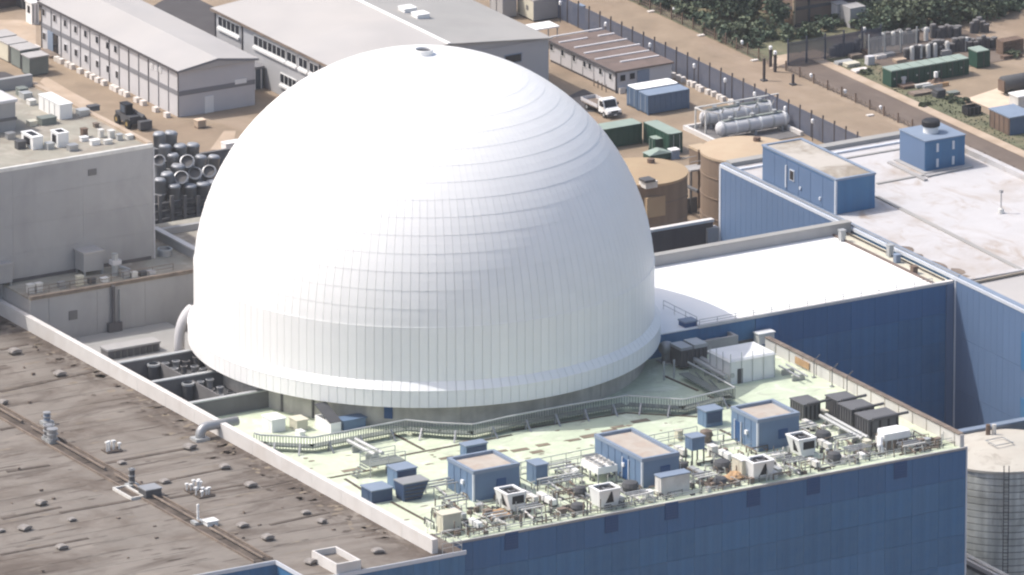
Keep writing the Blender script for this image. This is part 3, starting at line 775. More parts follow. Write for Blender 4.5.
dark_block(852, 429, 2.7, 2.6, 2.0, 'dark ribbed cooling block, middle of the three by the right parapet')
dark_block(869, 440, 3.6, 2.6, 2.1, 'dark ribbed cooling block nearest of the three by the right parapet')
dark_block(804, 423, 2.0, 2.6, 1.9, 'black cooling block standing alone behind the rightmost kiosk')
# white ducted unit at right
x, y, _ = at(885, 452, FZ)
t = thing('ducted_unit', 'white rounded unit with bent duct near the right end of the roof edge', 'air handler', (x,y,FZ))
MB().box(x,y,FZ+.2,x+2.9,y+1.9,FZ+1.2).build('casing', 'white_dirty', t)
MB().prism([(x-.15,y-.1),(x+3.0,y-.1),(x+3.1,y+.9),(x+2.7,y+2.1),(x+.4,y+2.1),(x-.2,y+1.2)], FZ+1.2, FZ+1.9).build('cowl', 'white_paint', t)
MB().tube([(x-.6,y-.4,FZ+.1),(x-.75,y-.2,FZ+.9),(x-.5,y+.2,FZ+1.4),(x+.2,y+.5,FZ+1.5)], .32, 8).build('duct', 'white_paint', t)
for k in range(4): MB().box(x+.3+k*.65,y-.08,FZ+.3,x+.75+k*.65,y,FZ+1.1).build('grille', 'plant_brown', t)
# big white tented enclosure
x, y, _ = at(730, 385, FZ)
t = thing('tented_enclosure', 'large white sheeted scaffold enclosure by the right parapet', 'enclosure', (x,y,FZ))
MB().box(x,y,FZ,x+5.5,y+4.3,FZ+2.5).build('sheeting', 'white_paint', t)
b = MB(); q = [(x-.15,y-.15),(x+5.65,y-.15),(x+5.65,y+4.45),(x-.15,y+4.45)]
b.v = [(*p, FZ+2.5) for p in q]+[(x+.05,y+.05,FZ+2.72),(x+5.45,y+.05,FZ+2.72),(x+5.45,y+4.25,FZ+2.72),(x+.05,y+4.25,FZ+2.72)]
b.f = [(0,3,2,1),(4,5,6,7),(0,1,5,4),(1,2,6,5),(2,3,7,6),(3,0,4,7)]; b.build('roof_sheet', 'white_paint', t)
for k in range(5):
    MB().tube([(x+k*1.35,y-.1,FZ),(x+k*1.35,y-.1,FZ+3.4)], .04, 4).build('scaffold_pole', 'galv', t)
for k in range(1, 4): MB().tube([(x-.1,y+k*1.3,FZ),(x-.1,y+k*1.3,FZ+3.3)], .04, 4).build('scaffold_pole', 'galv', t)
MB().box(x+.9,y-.1,FZ,x+1.5,y-.02,FZ+1.6).build('flap', 'dark_grey', t)
# white boxes and hatch near the dome foot, left
cabinet(272, 433, 1.6, 2.0, 1.3, 'white_paint', 'white_paint', 'white box at the dome foot, farthest left on the green roof', name='white_box', cat='box')
cabinet(297, 432, 1.3, 1.6, 1.1, 'cream', 'cream', 'cream box at the dome foot beside the white box', name='cream_box', cat='box')
x, y, _ = at(331, 434, FZ)
t = thing('open_hatch', 'white framed hatch with raised dark lid at the dome foot', 'hatch', (x,y,FZ))
MB().wallring(x,y,x+1.2,y+3.4,FZ,FZ+1.1,.16).build('frame', 'white_paint', t)
b = MB(); b.v = [(x-.1,y+.1,FZ+1.1),(x+1.3,y+.1,FZ+1.1),(x+1.3,y+3.3,FZ+2.3),(x-.1,y+3.3,FZ+2.3),(x-.1,y+.1,FZ+1.2),(x+1.3,y+.1,FZ+1.2),(x+1.3,y+3.3,FZ+2.4),(x-.1,y+3.3,FZ+2.4)]
b.f = [(0,3,2,1),(4,5,6,7),(0,1,5,4),(1,2,6,5),(2,3,7,6),(3,0,4,7)]; b.build('lid', 'dark_grey', t)

# raised catwalk bending round the dome
CW = [at(px, py, FZ+1.75) for px, py in ((254,433),(262,435),(313,437.5),(406,420),(438,423),(473,424.5),(511,416),(570,405),(627,395.5),(684,399.5),(735,387.5),(716,377),(688,362))]
cw = thing('catwalk', 'raised steel catwalk bending round the foot of the dome', 'catwalk', (CW[5][0],CW[5][1],FZ))
for i, (p, q) in enumerate(zip(CW, CW[1:])):
    d = sqrt((q[0]-p[0])**2+(q[1]-p[1])**2); nx, ny = -(q[1]-p[1])/d, (q[0]-p[0])/d
    if nx*(-p[0])+ny*(-p[1]) < 0: nx, ny = -nx, -ny       # inwards
    z = FZ+.55
    MB().prism([(p[0],p[1]),(q[0],q[1]),(q[0]+nx*1.1,q[1]+ny*1.1),(p[0]+nx*1.1,p[1]+ny*1.1)], z, z+.12).build('deck', 'mesh_grey', cw)
    for off in (0,):
        a_ = (p[0]+nx*off,p[1]+ny*off); c_ = (q[0]+nx*off,q[1]+ny*off)
        MB().tube([(*a_,z+1.2),(*c_,z+1.2)], .10 if off == 0 else .05, 5).build('handrail', 'galv', cw)
    # fine mesh infill: thin close uprights
    m_ = max(2, int(d/.3)); b = MB()
    for k in range(m_):
        f = k/m_; xx, yy = p[0]+(q[0]-p[0])*f, p[1]+(q[1]-p[1])*f
        b.box(xx-.025,yy-.025,FZ+.35,xx+.03,yy+.03,z+1.1)
    o = b.build('infill_mesh', 'mesh_grey', cw); o['kind'] = 'stuff'
    m_ = max(1, round(d/3.4))
    for k in range(m_):
        f = (k+.5)/m_; xx, yy = p[0]+(q[0]-p[0])*f, p[1]+(q[1]-p[1])*f
        b = MB(); b.tube([(xx,yy,FZ),(xx,yy,z)], .13, 4); b.tube([(xx-nx*1.0,yy-ny*1.0,FZ),(xx-nx*.05,yy-ny*.05,z+.5)], .11, 4)
        b.build('bracket', 'steel', cw)
# straight guard rails
def guard(pts, label, h=1.15, step=1.6, base=0.0):
    P = [at(px, py, FZ) for px, py in pts]
    t = thing('guard_rail', label, 'guard rail', P[0])
    for p, q in zip(P, P[1:]):
        d = sqrt((q[0]-p[0])**2+(q[1]-p[1])**2); n = max(1, int(d/step))
        for k in range(n+1):
            f = k/n; MB().tube([(p[0]+(q[0]-p[0])*f,p[1]+(q[1]-p[1])*f,FZ),(p[0]+(q[0]-p[0])*f,p[1]+(q[1]-p[1])*f,FZ+base+h)], .04, 4).build('post', 'galv', t)
        for hh in (h*.5, h): MB().tube([(p[0],p[1],FZ+base+hh),(q[0],q[1],FZ+base+hh)], .05, 4).build('rail', 'galv', t)
guard([(425,493),(448,488)], 'short guard rail left of the leftmost large kiosk')
guard([(506,476),(596,458)], 'guard rail between the leftmost and longest kiosks, farther row')
guard([(520,480),(592,466)], 'guard rail between the leftmost and longest kiosks, nearer row')
guard([(640,448),(697,437)], 'guard rail behind the longest kiosk, farther row')
guard([(660,452),(732,437)], 'guard rail behind the longest kiosk, nearer row')
guard([(470,537),(560,520),(700,494),(800,474)], 'low guard rail along the front roof edge, left half', h=.5, step=3)
guard([(820,471),(963,441)], 'low guard rail along the front roof edge, right half', h=.6, step=3)
# pipe runs crossing the roof (two parallel pipes) with a stepover
def pipe_run(pts, r, h, m, label, n=2, gap=.9):
    P = [at(px, py, FZ) for px, py in pts]
    t = thing('pipe_run', label, 'pipes', P[0])
    for k in range(n):
        MB().tube([(p[0]+k*gap,p[1],FZ+h) for p in P], r, 7).build('pipe', m, t)
    d = sqrt((P[-1][0]-P[0][0])**2+(P[-1][1]-P[0][1])**2); c = max(2, int(d/2.2))
    for k in range(c):
        f = (k+.5)/c; x = P[0][0]+(P[-1][0]-P[0][0])*f; y = P[0][1]+(P[-1][1]-P[0][1])*f
        MB().box(x-.3,y-.08,FZ,x+gap*(n-1)+.3,y+.08,FZ+h-r).build('support', 'steel', t)
pipe_run([(348,449),(375,463)], .22, .9, 'galv', 'pair of pale pipes running from catwalk to the stepover, left')
pipe_run([(383,470),(404,481)], .22, .9, 'galv', 'pair of pale pipes from stepover to the blue cabinet')
pipe_run([(820,423),(862,446)], .2, .8, 'galv', 'pale pipe pair running beside the dark cooling blocks', gap=.7)
pipe_run([(688,365),(726,386)], .28, 1.0, 'galv', 'thick pale pipe running past the white tented enclosure', n=2, gap=.8)
pipe_run([(779,372),(800,384)], .1, .7, 'steel', 'thin dark pipes along the foot of the right parapet')
x, y, _ = at(380, 475, FZ)
t = thing('stepover', 'steel stepover platform above the twin pipes, left part of green roof', 'platform', (x,y,FZ))
MB().box(x-1.3,y-.3,FZ+1.1,x+2.9,y+1.9,FZ+1.2).build('deck', 'mesh_grey', t)
for a in (-1.3, .8, 2.8):
    for c in (-.3, 1.8): MB().tube([(x+a,y+c,FZ),(x+a,y+c,FZ+2.2)], .05, 4).build('post', 'galv', t)
for c in (-.3, 1.8):
    for h in (1.7, 2.2): MB().tube([(x-1.3,y+c,FZ+h),(x+2.8,y+c,FZ+h)], .045, 4).build('rail', 'galv', t)
for k in range(5): MB().box(x-1.3-.28*(5-k),y+.1,FZ+.2*k+.15,x-1.3-.28*(4-k),y+1.5,FZ+.2*k+.2).build('tread', 'mesh_grey', t)
# clutter between the kiosks: pipework frames, ducts, small valves
def clutter(px, py, kind, i):
    x, y, _ = at(px, py, FZ); z = FZ
    if kind == 'frame':
        t = thing('pipework', LAB[i], 'pipework', (x,y,z))
        w_, d_, h = random.uniform(1.6,2.6), random.uniform(1,1.8), random.uniform(.8,1.5)
        for a in (0, w_):
            for c in (0, d_): MB().tube([(x+a,y+c,z),(x+a,y+c,z+h)], .06, 4).build('post', 'galv', t)
        for c in (0, d_/2, d_): MB().tube([(x-.3,y+c,z+h),(x+w_+.3,y+c,z+h)], .09, 5).build('pipe', random.choice(('galv','white_dirty','steel')), t)
        MB().tube([(x+w_*.5,y-.4,z+.2),(x+w_*.5,y+d_+.4,z+.5)], .13, 6).build('cross_pipe', random.choice(('white_dirty','plant_brown','steel')), t)
    elif kind == 'duct':
        t = thing('roof_duct', LAB[i], 'duct', (x,y,z))
        l = random.uniform(1.8,3.2)
        MB().box(x,y,z+.25,x+.55,y+l,z+.8).build('duct', random.choice(('white_dirty','white_paint','galv')), t)
        MB().box(x-.1,y+l*.4,z,x+.65,y+l*.4+.15,z+.25).box(x-.1,y+.1,z,x+.65,y+.25,z+.25).build('support', 'steel_dark', t)
        MB().box(x-.06,y+l*.5,z+.2,x+.61,y+l*.5+.1,z+.86).build('flange', 'galv', t)
    else:
        t = thing('valve_box', LAB[i], 'box', (x,y,z))
        a, c, h = random.uniform(.5,1.0), random.uniform(.5,1.0), random.uniform(.5,1.1)
        mm = random.choice(('white_dirty','cream','galv','plant_brown','white_paint'))
        MB().box(x,y,z,x+a,y+c,z+h).build('casing', mm, t); MB().box(x-.06,y-.06,z+h,x+a+.06,y+c+.06,z+h+.08).build('lid', mm, t)
CL = [(557,478,'frame','grey pipe frame between small blue cabinet and fan bank'),(566,489,'frame','pipe frame just left of the white fan bank'),(548,493,'frame','pipe frame nearest the small blue cabinet'),
 (534,505,'duct','white duct right of the leftmost cooling unit'),(552,508,'duct','white duct left of the round fans at the roof edge'),(560,517,'box','small box on the roof edge left of the round fans'),
 (434,498,'frame','dark pipe frame beside the leftmost kiosk'),(452,512,'frame','pipe frame before the leftmost kiosk'),(462,522,'duct','pale duct right of the cream box'),(478,531,'duct','long pale duct on the edge by the cream box'),
 (478,512,'box','pale box at the foot of the leftmost kiosk'),(486,519,'box','small box by the leftmost cooling unit'),(494,526,'frame','rusty pipe frame at the edge before the leftmost cooling unit'),
 (524,522,'frame','dark pipe frame at the edge right of the leftmost cooling unit'),(620,505,'duct','pale duct right of the unit on legs'),(632,505,'frame','brown pipe frame at the edge, before the longest kiosk'),
 (646,500,'box','small box at the longest kiosk corner'),(700,490,'frame','pipe frame on the edge right of the cream cabinet'),(678,440,'box','small box behind the longest kiosk'),(683,458,'duct','white duct beside the legged cabinet'),
 (700,480,'duct','duct between cream cabinet and fan cowls'),(712,457,'box','pale box right of the legged cabinet'),(728,462,'duct','pale duct left of the rightmost kiosk'),(770,470,'frame','pipe frame right of the kiosk side cooling unit'),
 (778,477,'duct','white duct lying on the roof edge, middle right'),(770,480,'box','box on the roof edge below the rightmost kiosk'),(790,476,'frame','dark pipe frame on the edge below a cooling unit'),(776,462,'box','white box at the foot of the rightmost kiosk'),
 (816,470,'duct','long white duct on the edge right of the cooling unit'),(828,452,'duct','pale duct between cooling unit and dark blocks'),(842,448,'frame','light pipe frame before the dark blocks'),(850,458,'frame','pipe frame left of the ducted unit'),
 (862,460,'box','pale box left of the ducted unit'),(866,452,'box','small box touching the nearest dark block'),(905,455,'frame','pipe frame under the ducted unit'),(920,450,'box','dark small box right of the ducted unit'),
 (926,447,'box','white box near the right roof corner'),(936,446,'box','small box nearest the right roof corner'),(800,436,'frame','dark pipework behind the rightmost kiosk'),(812,432,'duct','grey duct before the black block'),
 (823,418,'box','box behind the black block'),(300,438,'box','tiny box under the catwalk, far left'),(748,432,'box','box at the far corner of the rightmost kiosk'),(660,484,'box','box beside the longest kiosk, right side'),
 (590,470,'frame','pipes behind the fan bank'),(575,478,'duct','duct behind the round fans'),(512,487,'box','dark box at the right corner of the leftmost kiosk'),(744,500,'box','x')]
CL = [c for c in CL if c[3] != 'x']
LAB = [c[3] for c in CL]
for i, (px, py, k, _) in enumerate(CL): clutter(px, py, k, i)
rg = random.Random(21)
tang = {'galv': MB(), 'steel_dark': MB(), 'white_dirty': MB(), 'plant_brown': MB()}
def strip_point():
    f = rg.random(); px = 425+f*520; edge = 546-(px-440)*.188
    depth = rg.random()**1.4*(44 if px < 830 else 24)
    return at(px, edge-3-depth, FZ)
for i in range(760):
    x, y, z = strip_point()
    if rg.random() < .75 and x > FX1-1.5: continue
    mm = rg.choice(('galv','steel_dark','white_dirty','plant_brown','steel_dark','plant_brown')); b = tang[mm]
    k = rg.random()
    if k < .55:      # run of pipe or cable along one of the roof's two directions
        l = rg.uniform(.6,2.6); h = rg.uniform(.08,.7); r = rg.uniform(.035,.10)
        q = (x+l, y, z+h) if rg.random() < .5 else (x, y+l, z+h)
        b.tube([(x,y,z),(x,y,z+h),q,(q[0],q[1],z)], r, 4)
    elif k < .8: b.tube([(x,y,z),(x+rg.uniform(-.1,.1),y,z+rg.uniform(.5,1.5))], rg.uniform(.04,.09), 4)
    else:
        a_, c_ = rg.uniform(.2,.6), rg.uniform(.2,.6); b.box(x,y,z,x+a_,y+c_,z+rg.uniform(.15,.6))
for mm, b in tang.items():
    o = b.build('pipe_tangle', mm); o['kind'] = 'stuff'
    tag(o, {'galv':'tangle of pale small pipes and cables along the front of the plant roof','steel_dark':'tangle of dark small pipes and fittings along the front of the plant roof',
            'white_dirty':'scatter of white lagged pipes and fittings on the plant roof','plant_brown':'scatter of rusty pipes and fittings on the plant roof'}[mm], 'pipework')
b = MB()                                  # grime marks lying on the roof
for i in range(170):
    px = rg.uniform(300, 930); py = 455+(px-300)*-.06+rg.uniform(-30, 75)
    x, y, z = at(px, py, FZ)
    if not (-31 < x < FX1-1 and FY0+.5 < y < -14) or x*x+y*y < 27**2: continue
    n = 7; rx_, ry_ = rg.uniform(.15,.7), rg.uniform(.1,.35)
    b.quad(*[(x+rx_*rg.uniform(.5,1.1)*cos(2*pi*k/n), y+ry_*rg.uniform(.5,1.1)*sin(2*pi*k/n), FZ+.012) for k in range(n)])
o = b.build('grime_marks', 'brown_patch', aux); o['kind'] = 'stuff'
# rusty stain sheets
for px, py, lab in ((498,517,'rust coloured sheet hanging by the leftmost cooling unit'),(737,479,'rust coloured sheet before the cream cabinet')):
    x, y, _ = at(px, py, FZ); t = thing('rusty_sheet', lab, 'sheet', (x,y,FZ))
    b = MB(); n = 7
    for i in range(n):
        for j in range(n): b.v.append((x-1.2+2.4*i/(n-1)+random.uniform(-.1,.1), y-.8+1.8*j/(n-1)+random.uniform(-.1,.1), FZ+.2+.55*sin(pi*i/(n-1))*sin(pi*j/(n-1))+random.uniform(0,.2)))
    for i in range(n-1):
        for j in range(n-1): b.f.append((i*n+j,(i+1)*n+j,(i+1)*n+j+1,i*n+j+1))
    b.build('cover', 'orange_rust', t); MB().box(x-1.25,y-.85,FZ,x+1.25,y+1.05,FZ+.2).build('pallet', 'timber', t)
# rust panel and davits on the right parapet
for i, (px, py) in enumerate(((790,382),(814,390),(826,398))):
    x, y, _ = at(px, py, FZ); x = FX1-1.1
    t = thing('davit_arm', ('thin davit arm on the right parapet, farthest','thin davit arm on the right parapet, middle','thin davit arm on the right parapet, nearest')[i], 'davit', (x,y,FZ))
    MB().tube([(x,y,FZ),(x,y,FZ+1.9),(x+.6,y-.2,FZ+2.5)], .05, 4).build('arm', 'steel_dark', t); MB().box(x-.2,y-.2,FZ,x+.2,y+.2,FZ+.12).build('foot', 'steel', t)
x, y, _ = atx(802, 383, FX1-.6)
tag(MB().box(FX1-.64,y-1.4,FZ+.25,FX1-.56,y+1.4,FZ+1.0).build('rust_panel', 'orange_rust'), 'rust coloured panel fixed to the inner face of the right parapet', 'panel')

# pit and machinery between dome and white roof
x, y, _ = at(701, 342, 33.4)
t = thing('machinery_pit', 'walled rooftop pit between the dome and the bright white roof', 'pit', (x,y,FZ))
MB().wallring(x,y,x+4.6,y+6.2,FZ,33.4,.35).build('wall', 'wall_grey', t); MB().box(x+.35,y+.35,FZ,x+4.25,y+5.85,FZ+.2).build('floor', 'brown_patch', t)
MB().box(x+1.6,y+1.0,FZ+.2,x+3.2,y+2.2,FZ+1.1).build('pump', 'steel', t)
x, y, _ = at(685, 338, 33.4)
t = thing('lift_motor_box', 'dark blue box standing at the edge of the machinery pit', 'box', (x,y,FZ))
MB().box(x,y,FZ,x+1.5,y+1.3,35.0).build('casing', 'blue_louvre', t); MB().box(x-.08,y-.08,35.0,x+1.58,y+1.38,35.15).build('lid', 'blue_grey', t)
x, y, _ = at(681, 371, FZ)
t = thing('chiller', 'dark finned machine in the shade beside the dome', 'chiller', (x,y,FZ))
MB().box(x,y,FZ+.3,x+3.2,y+2.2,FZ+2.2).build('casing', 'steel_dark', t)
for k in range(6): MB().box(x+.2+k*.5,y-.1,FZ+.4,x+.42+k*.5,y,FZ+2.1).build('fin', 'dark_grey', t)
MB().box(x-.05,y-.05,FZ+2.2,x+1.4,y+2.2,FZ+2.5).build('lid', 'steel', t); MB().box(x+1.6,y-.05,FZ+2.2,x+3.2,y+2.2,FZ+2.6).build('lid', 'galv', t)
x, y, _ = at(668, 362, FZ)
t = thing('round_cowl', 'round grey cowl against the right side of the dome drum', 'cowl', (x,y,FZ))
MB().tube([(x,y,FZ),(x,y,FZ+1.2),(x-.2,y-.2,FZ+1.7),(x-.9,y-.7,FZ+1.9)], .7, 12).build('cowl', 'steel', t, smooth=True); MB().box(x-.9,y-.9,FZ,x+.9,y+.9,FZ+.2).build('curb', 'galv', t)
for i, (px, py) in enumerate(((664,380),(674,378))):
    x, y, _ = at(px, py, FZ)
    tag(MB().tube([(x,y,FZ),(x,y,FZ+2.0)], .12, 6).build('standpipe', 'galv'), ('pale standpipe beside the dome drum, left of two','pale standpipe beside the dome drum, right of two')[i], 'pipe')
MB().box(23.4,-12.55,FZ-.1,32.85,-6.0,FZ+.25).build('dark_floor', 'wall_grey_dark', aux)

# ================================================================== WHITE ROOF ANNEX
WZ = 34.5
ann = thing('white_roof_annex', 'blue clad annex with brilliant white flat roof right of the dome', 'building', (45, -12.4, 0))
MB().box(20,-12.34,0,57.9,9.0,WZ-.12).build('wall', 'blue_clad', ann)
MB().box(20,-12.4,WZ-.12,55.6,8.2,WZ).build('roof', 'roof_white', ann)
MB().box(26.2,-12.5,WZ-.14,57.9,-12.0,WZ+.16).build('coping', 'parapet_white', ann)
MB().box(20,8.2,WZ-.1,57.9,9.0,WZ+1.15).build('back_parapet', 'wall_grey', ann)
MB().box(20,8.1,WZ+1.15,57.9,9.1,WZ+1.27).build('parapet_coping', 'roof_grey_dark', ann)
cladding(ann, 'y', -12.4, 33.2, 57.0, 12, WZ-.16, 8, 7, 'blue_clad', mtop='blue_clad_band')
MB().box(57.0,-12.62,0,57.9,-12.42,WZ-.1).build('corner_pilaster', 'blue_clad_light', ann)
MB().box(55.62,-12.0,WZ-.1,57.9,8.2,WZ-.04).build('gutter', 'cream', ann)
MB().box(55.55,-12.0,WZ-.1,55.75,8.2,WZ+.22).build('gutter_kerb', 'roof_prefab', ann)
MB().tube([(57.2,-11.8,WZ+.15),(57.2,8,WZ+.15)], .09, 6).build('gutter_pipe', 'brown_line', ann)
# edge rail at the front and left of the white roof
def rail3(pts, z, label, h=1.0, step=2.2, m='steel'):
    t = thing('guard_rail', label, 'guard rail', (pts[0][0], pts[0][1], z))
    for p, q in zip(pts, pts[1:]):
        d = sqrt((q[0]-p[0])**2+(q[1]-p[1])**2); n = max(1, int(d/step))
        for k in range(n+1):
            f = k/n; x, y = p[0]+(q[0]-p[0])*f, p[1]+(q[1]-p[1])*f
            MB().tube([(x,y,z),(x,y,z+h)], .035, 4).build('post', m, t)
        for hh in (h*.5, h): MB().tube([(p[0],p[1],z+hh),(q[0],q[1],z+hh)], .035, 4).build('rail', m, t)
rail3([(26.4,-12.2),(55.4,-12.2)], WZ+.16, 'thin low guard rail along the front edge of the white roof', h=.55)
rail3([(26.2,-5.2),(26.2,-12.0)], WZ, 'guard rail on the white roof edge facing the dome')
for i, (px, py, h, m) in enumerate(((842,241,1.2,'galv'),(890,256,1.2,'galv'),(897,262,.8,'blue_grey'),(914,273,.7,'timber'))):
    x, y, _ = at(px, py, WZ)
    t = thing('gutter_outlet', ('white outlet post at the far end of the roof gutter','white outlet post half way down the roof gutter','blue grey outlet box below the white post in the gutter','small brown outlet box near the front of the gutter')[i], 'outlet', (x,y,WZ-.04))
    MB().box(x-.3,y-.3,WZ-.04,x+.3,y+.3,WZ+h).build('casing', m, t); MB().box(x-.36,y-.36,WZ+h,x+.36,y+.36,WZ+h+.1).build('lid', m, t)
# brown wall closing the gap behind
xb, yb, zb = aty(713, 219, 36.0)
t = thing('brown_wall', 'dark brown wall with pale coping between the dome and blue hall', 'wall', (50,36,0))
MB().box(38,36,0,xb,36.5,zb-.3).build('face', 'brown_wall', t); MB().box(37.9,35.9,zb-.3,xb+.1,36.6,zb).build('coping', 'parapet_white', t)
MB().box(xb-.9,35.6,0,57.9,36.6,zb-.9).build('end_pier', 'wall_grey', t)

# ================================================================== BLUE HALL (right)
HX, HZ = 58.0, 35.1
hall = thing('blue_hall', 'big blue clad hall with pale flat roof along the right edge', 'building', (HX, 0, 0))
MB().box(HX+.06,-90,0,84.3,35.5,HZ-.3).build('wall', 'blue_clad', hall)
MB().box(HX+.7,-13.4,HZ-.3,84.0,35.0,HZ-.12).build('roof', 'roof_hall', hall)
MB().box(HX+.7,-90,HZ-.3,84.0,-14.2,HZ-.2).build('front_roof', 'roof_grey', hall)
MB().box(HX+.7,-14.2,HZ-.3,84.0,-13.4,HZ).build('roof_divider', 'roof_hall', hall)
MB().box(HX-.1,-90,HZ-.35,HX+.1,35.6,HZ).build('parapet_edge', 'trim_light', hall)
MB().box(HX+.1,-90,HZ-.3,HX+.7,35.6,HZ+.12).build('parapet', 'blue_grey', hall)
MB().box(HX+.1,-13,HZ+.12,HX+.35,35,HZ+.2).build('parapet_cap', 'steel', hall)
cladding(hall, 'x', HX, -60, -12.8, 4.6, HZ-.36, 10, 5, 'blue_clad_light')
cladding(hall, 'x', HX, 9.2, 35.5, 10, HZ-.36, 6, 3, 'blue_clad_light')
MB().box(HX-.12,35.3,0,HX+.14,35.62,HZ-.3).build('corner_trim', 'trim_light', hall)
MB().box(HX-.14,-12.95,0,HX+.02,-12.72,HZ-.3).build('corner_trim', 'trim_light', hall)
for (y, z, h) in ((-28.2, 30.6, 4.2), (-28.2, 23.6, 3.5)):
    MB().box(HX-.16,y-2.2,z-h/2,HX-.07,y+2.2,z+h/2).build('panel_infill', 'blue_clad', hall)
MB().box(83.6,-90,HZ-.3,84.3,35.5,HZ+.5).build('right_parapet', 'roof_hall', hall)
MB().box(HX+.7,34.3,HZ-.3,83.6,35.5,HZ+.35).build('back_parapet', 'roof_grey_dark', hall)
MB().box(HX+.7,32.6,HZ-.12,83.6,33.0,HZ+.1).build('roof_step', 'trim_light', hall)
MB().box(64.2,30.5,HZ-.12,83.6,30.9,HZ+.0).build('roof_seam', 'roof_grey_dark', hall)
def hline(p, q, wd, m, h=.12, name='roof_walkway'):
    (x0,y0,_), (x1,y1,_) = at(*p, HZ-.1), at(*q, HZ-.1)
    d = sqrt((x1-x0)**2+(y1-y0)**2); nx, ny = -(y1-y0)/d*wd/2, (x1-x0)/d*wd/2
    MB().prism([(x0-nx,y0-ny),(x1-nx,y1-ny),(x1+nx,y1+ny),(x0+nx,y0+ny)], HZ-.14, HZ-.1+h).build(name, m, hall)
hline((877,197), (1021,270), .5, 'roof_grey_dark')
hline((877,184), (925,175), .4, 'roof_grey_dark', .1, 'roof_step')
hline((889,163), (926,181), .5, 'wall_grey', .2, 'roof_kerb')
hline((926,177), (972,167), .5, 'wall_grey', .16, 'roof_kerb')
hline((975,283), (1030,272), .35, 'roof_dirty', .2, 'roof_kerb')
for px, py, a, c in ((885,240,.6,1.6),(905,248,1.0,1.2),(918,254,.7,1.0),(940,264,.6,1.6),(958,271,.9,1.4),(893,243,.5,2.2),(967,276,.6,.8)):
    x, y, _ = at(px, py, HZ); b = MB(); n = 9
    b.v = [(x+a*random.uniform(.5,1.2)*cos(2*pi*k/n), y+c*random.uniform(.5,1.2)*sin(2*pi*k/n), HZ-.095) for k in range(n)]; b.f = [tuple(range(n))]
    b.build('moss_patch', 'plant_brown', hall)
# penthouses
x, y = 59.1, 13.3
t = thing('long_penthouse', 'long blue penthouse with stained roof at the far edge of the hall roof', 'penthouse', (x,y,HZ-.1))
pz = HZ+3.75
MB().box(x,y,HZ-.1,x+5.0,y+15.2,pz).build('wall', 'blue_clad', t)
for k in range(6): MB().box(x-.06,y+.12+k*2.5,HZ,x-.0,y+2.56+k*2.5,pz-.25).build('cladding_panel', 'blue_clad_light', t)
MB().box(x+.3,y+.3,pz,x+4.7,y+14.9,pz+.05).build('roof', 'roof_dirty', t)
MB().wallring(x-.1,y-.1,x+5.1,y+15.3,pz-.05,pz+.16,.35).build('coping', 'blue_grey', t)
MB().box(x-.12,y-.12,HZ-.1,x+.1,y+.12,pz-.05).build('corner_trim', 'trim_light', t)
wf = window(t, 'x', x-.06, y+8.9, HZ+1.55, .7, 1.0)
MB().box(x-.2,y+10.0,HZ+.4,x-.06,y+10.2,HZ+2.9).build('ladder', 'trim_light', t)
for yy, zz in ((7.0,.9),(2.9,.8)): MB().box(x-.2,y+yy,HZ+zz,x-.05,y+yy+.3,HZ+zz+.3).build('wall_box', 'trim_light', t)
x, y = 76.0, 21.9
t = thing('square_penthouse', 'square blue penthouse topped by a round black vent, right', 'penthouse', (x,y,HZ-.1))
pz = HZ+3.35
MB().box(x,y,HZ-.1,x+5.1,y+5.3,pz).build('wall', 'blue_clad', t)
MB().box(x-.05,y+.1,HZ,x,y+5.2,pz-.1).build('side_cladding', 'blue_clad_light', t)
MB().box(x-.1,y-.1,pz,x+5.2,y+5.4,pz+.12).build('roof', 'blue_grey', t)
for a in (1.4, 3.45):
    for z_ in (.25, 2.0): MB().box(x+a,y-.07,HZ+z_,x+a+.28,y,HZ+z_+.95).build('slot', 'trim_light', t)
v = MB().lathe((x+2.3,y+2.6,pz+.12), [(.85,0),(.85,.75),(1.0,.8),(1.0,1.25),(.8,1.4),(.01,1.4)], 20).build('vent_base', 'white_paint', t)
MB().lathe((x+2.3,y+2.6,pz+.12), [(.87,.7),(1.02,.78),(1.02,1.3),(.8,1.44),(.01,1.44)], 20).build('vent_cowl', 'black', v)
MB().box(x-.6,y-.6,HZ-.12,x+5.7,y+5.6,HZ-.02).build('kerb', 'wall_grey', t)
# post on the hall roof
x, y, _ = at(1001, 213, HZ-.1)
t = thing('roof_post', 'white post with small head standing on the hall roof', 'post', (x,y,HZ-.1))
MB().lathe((x,y,HZ-.1), [(.38,0),(.3,.45),(.12,.6),(.01,.6)], 10).build('base', 'white_dirty', t)
MB().tube([(x,y,HZ+.4),(x,y,HZ+2.3)], .07, 6).build('pole', 'steel', t); MB().box(x-.16,y-.16,HZ+2.2,x+.16,y+.16,HZ+2.5).build('head', 'wall_grey', t)

# ================================================================== STORAGE TANK bottom right
cx, cy, tz = 50.6, -34.0, 22.8
tk = thing('banded_tank', 'round storage tank with banded walls and pale roof, bottom right corner', 'tank', (cx,cy,0))
R = 7.2
add_dirt('store_ring', (.13, .13, .12), (1, 1, .10), .55, .56, .66, .8)
add_dirt('store_roof', (.30, .27, .23), (1, 1, 1), .4, .54, .66, .7)
MB().lathe((cx,cy,0), [(R-.12,0),(R-.12,tz)], 64).build('core', 'trim_dark', tk)
nr = 31
for k in range(nr):
    z0 = k*tz/nr
    MB().lathe((cx,cy,z0), [(R-.1,.04),(R,.06),(R,tz/nr-.06),(R-.1,tz/nr-.03)], 64).build('wall_ring', 'store_ring', tk)
MB().lathe((cx,cy,tz), [(R+.12,-.15),(R+.12,.12),(R-.2,.16),(1.0,1.0),(.01,1.05)], 64).build('roof', 'store_roof', tk)
x, y, _ = at(1003, 459, 22.3)
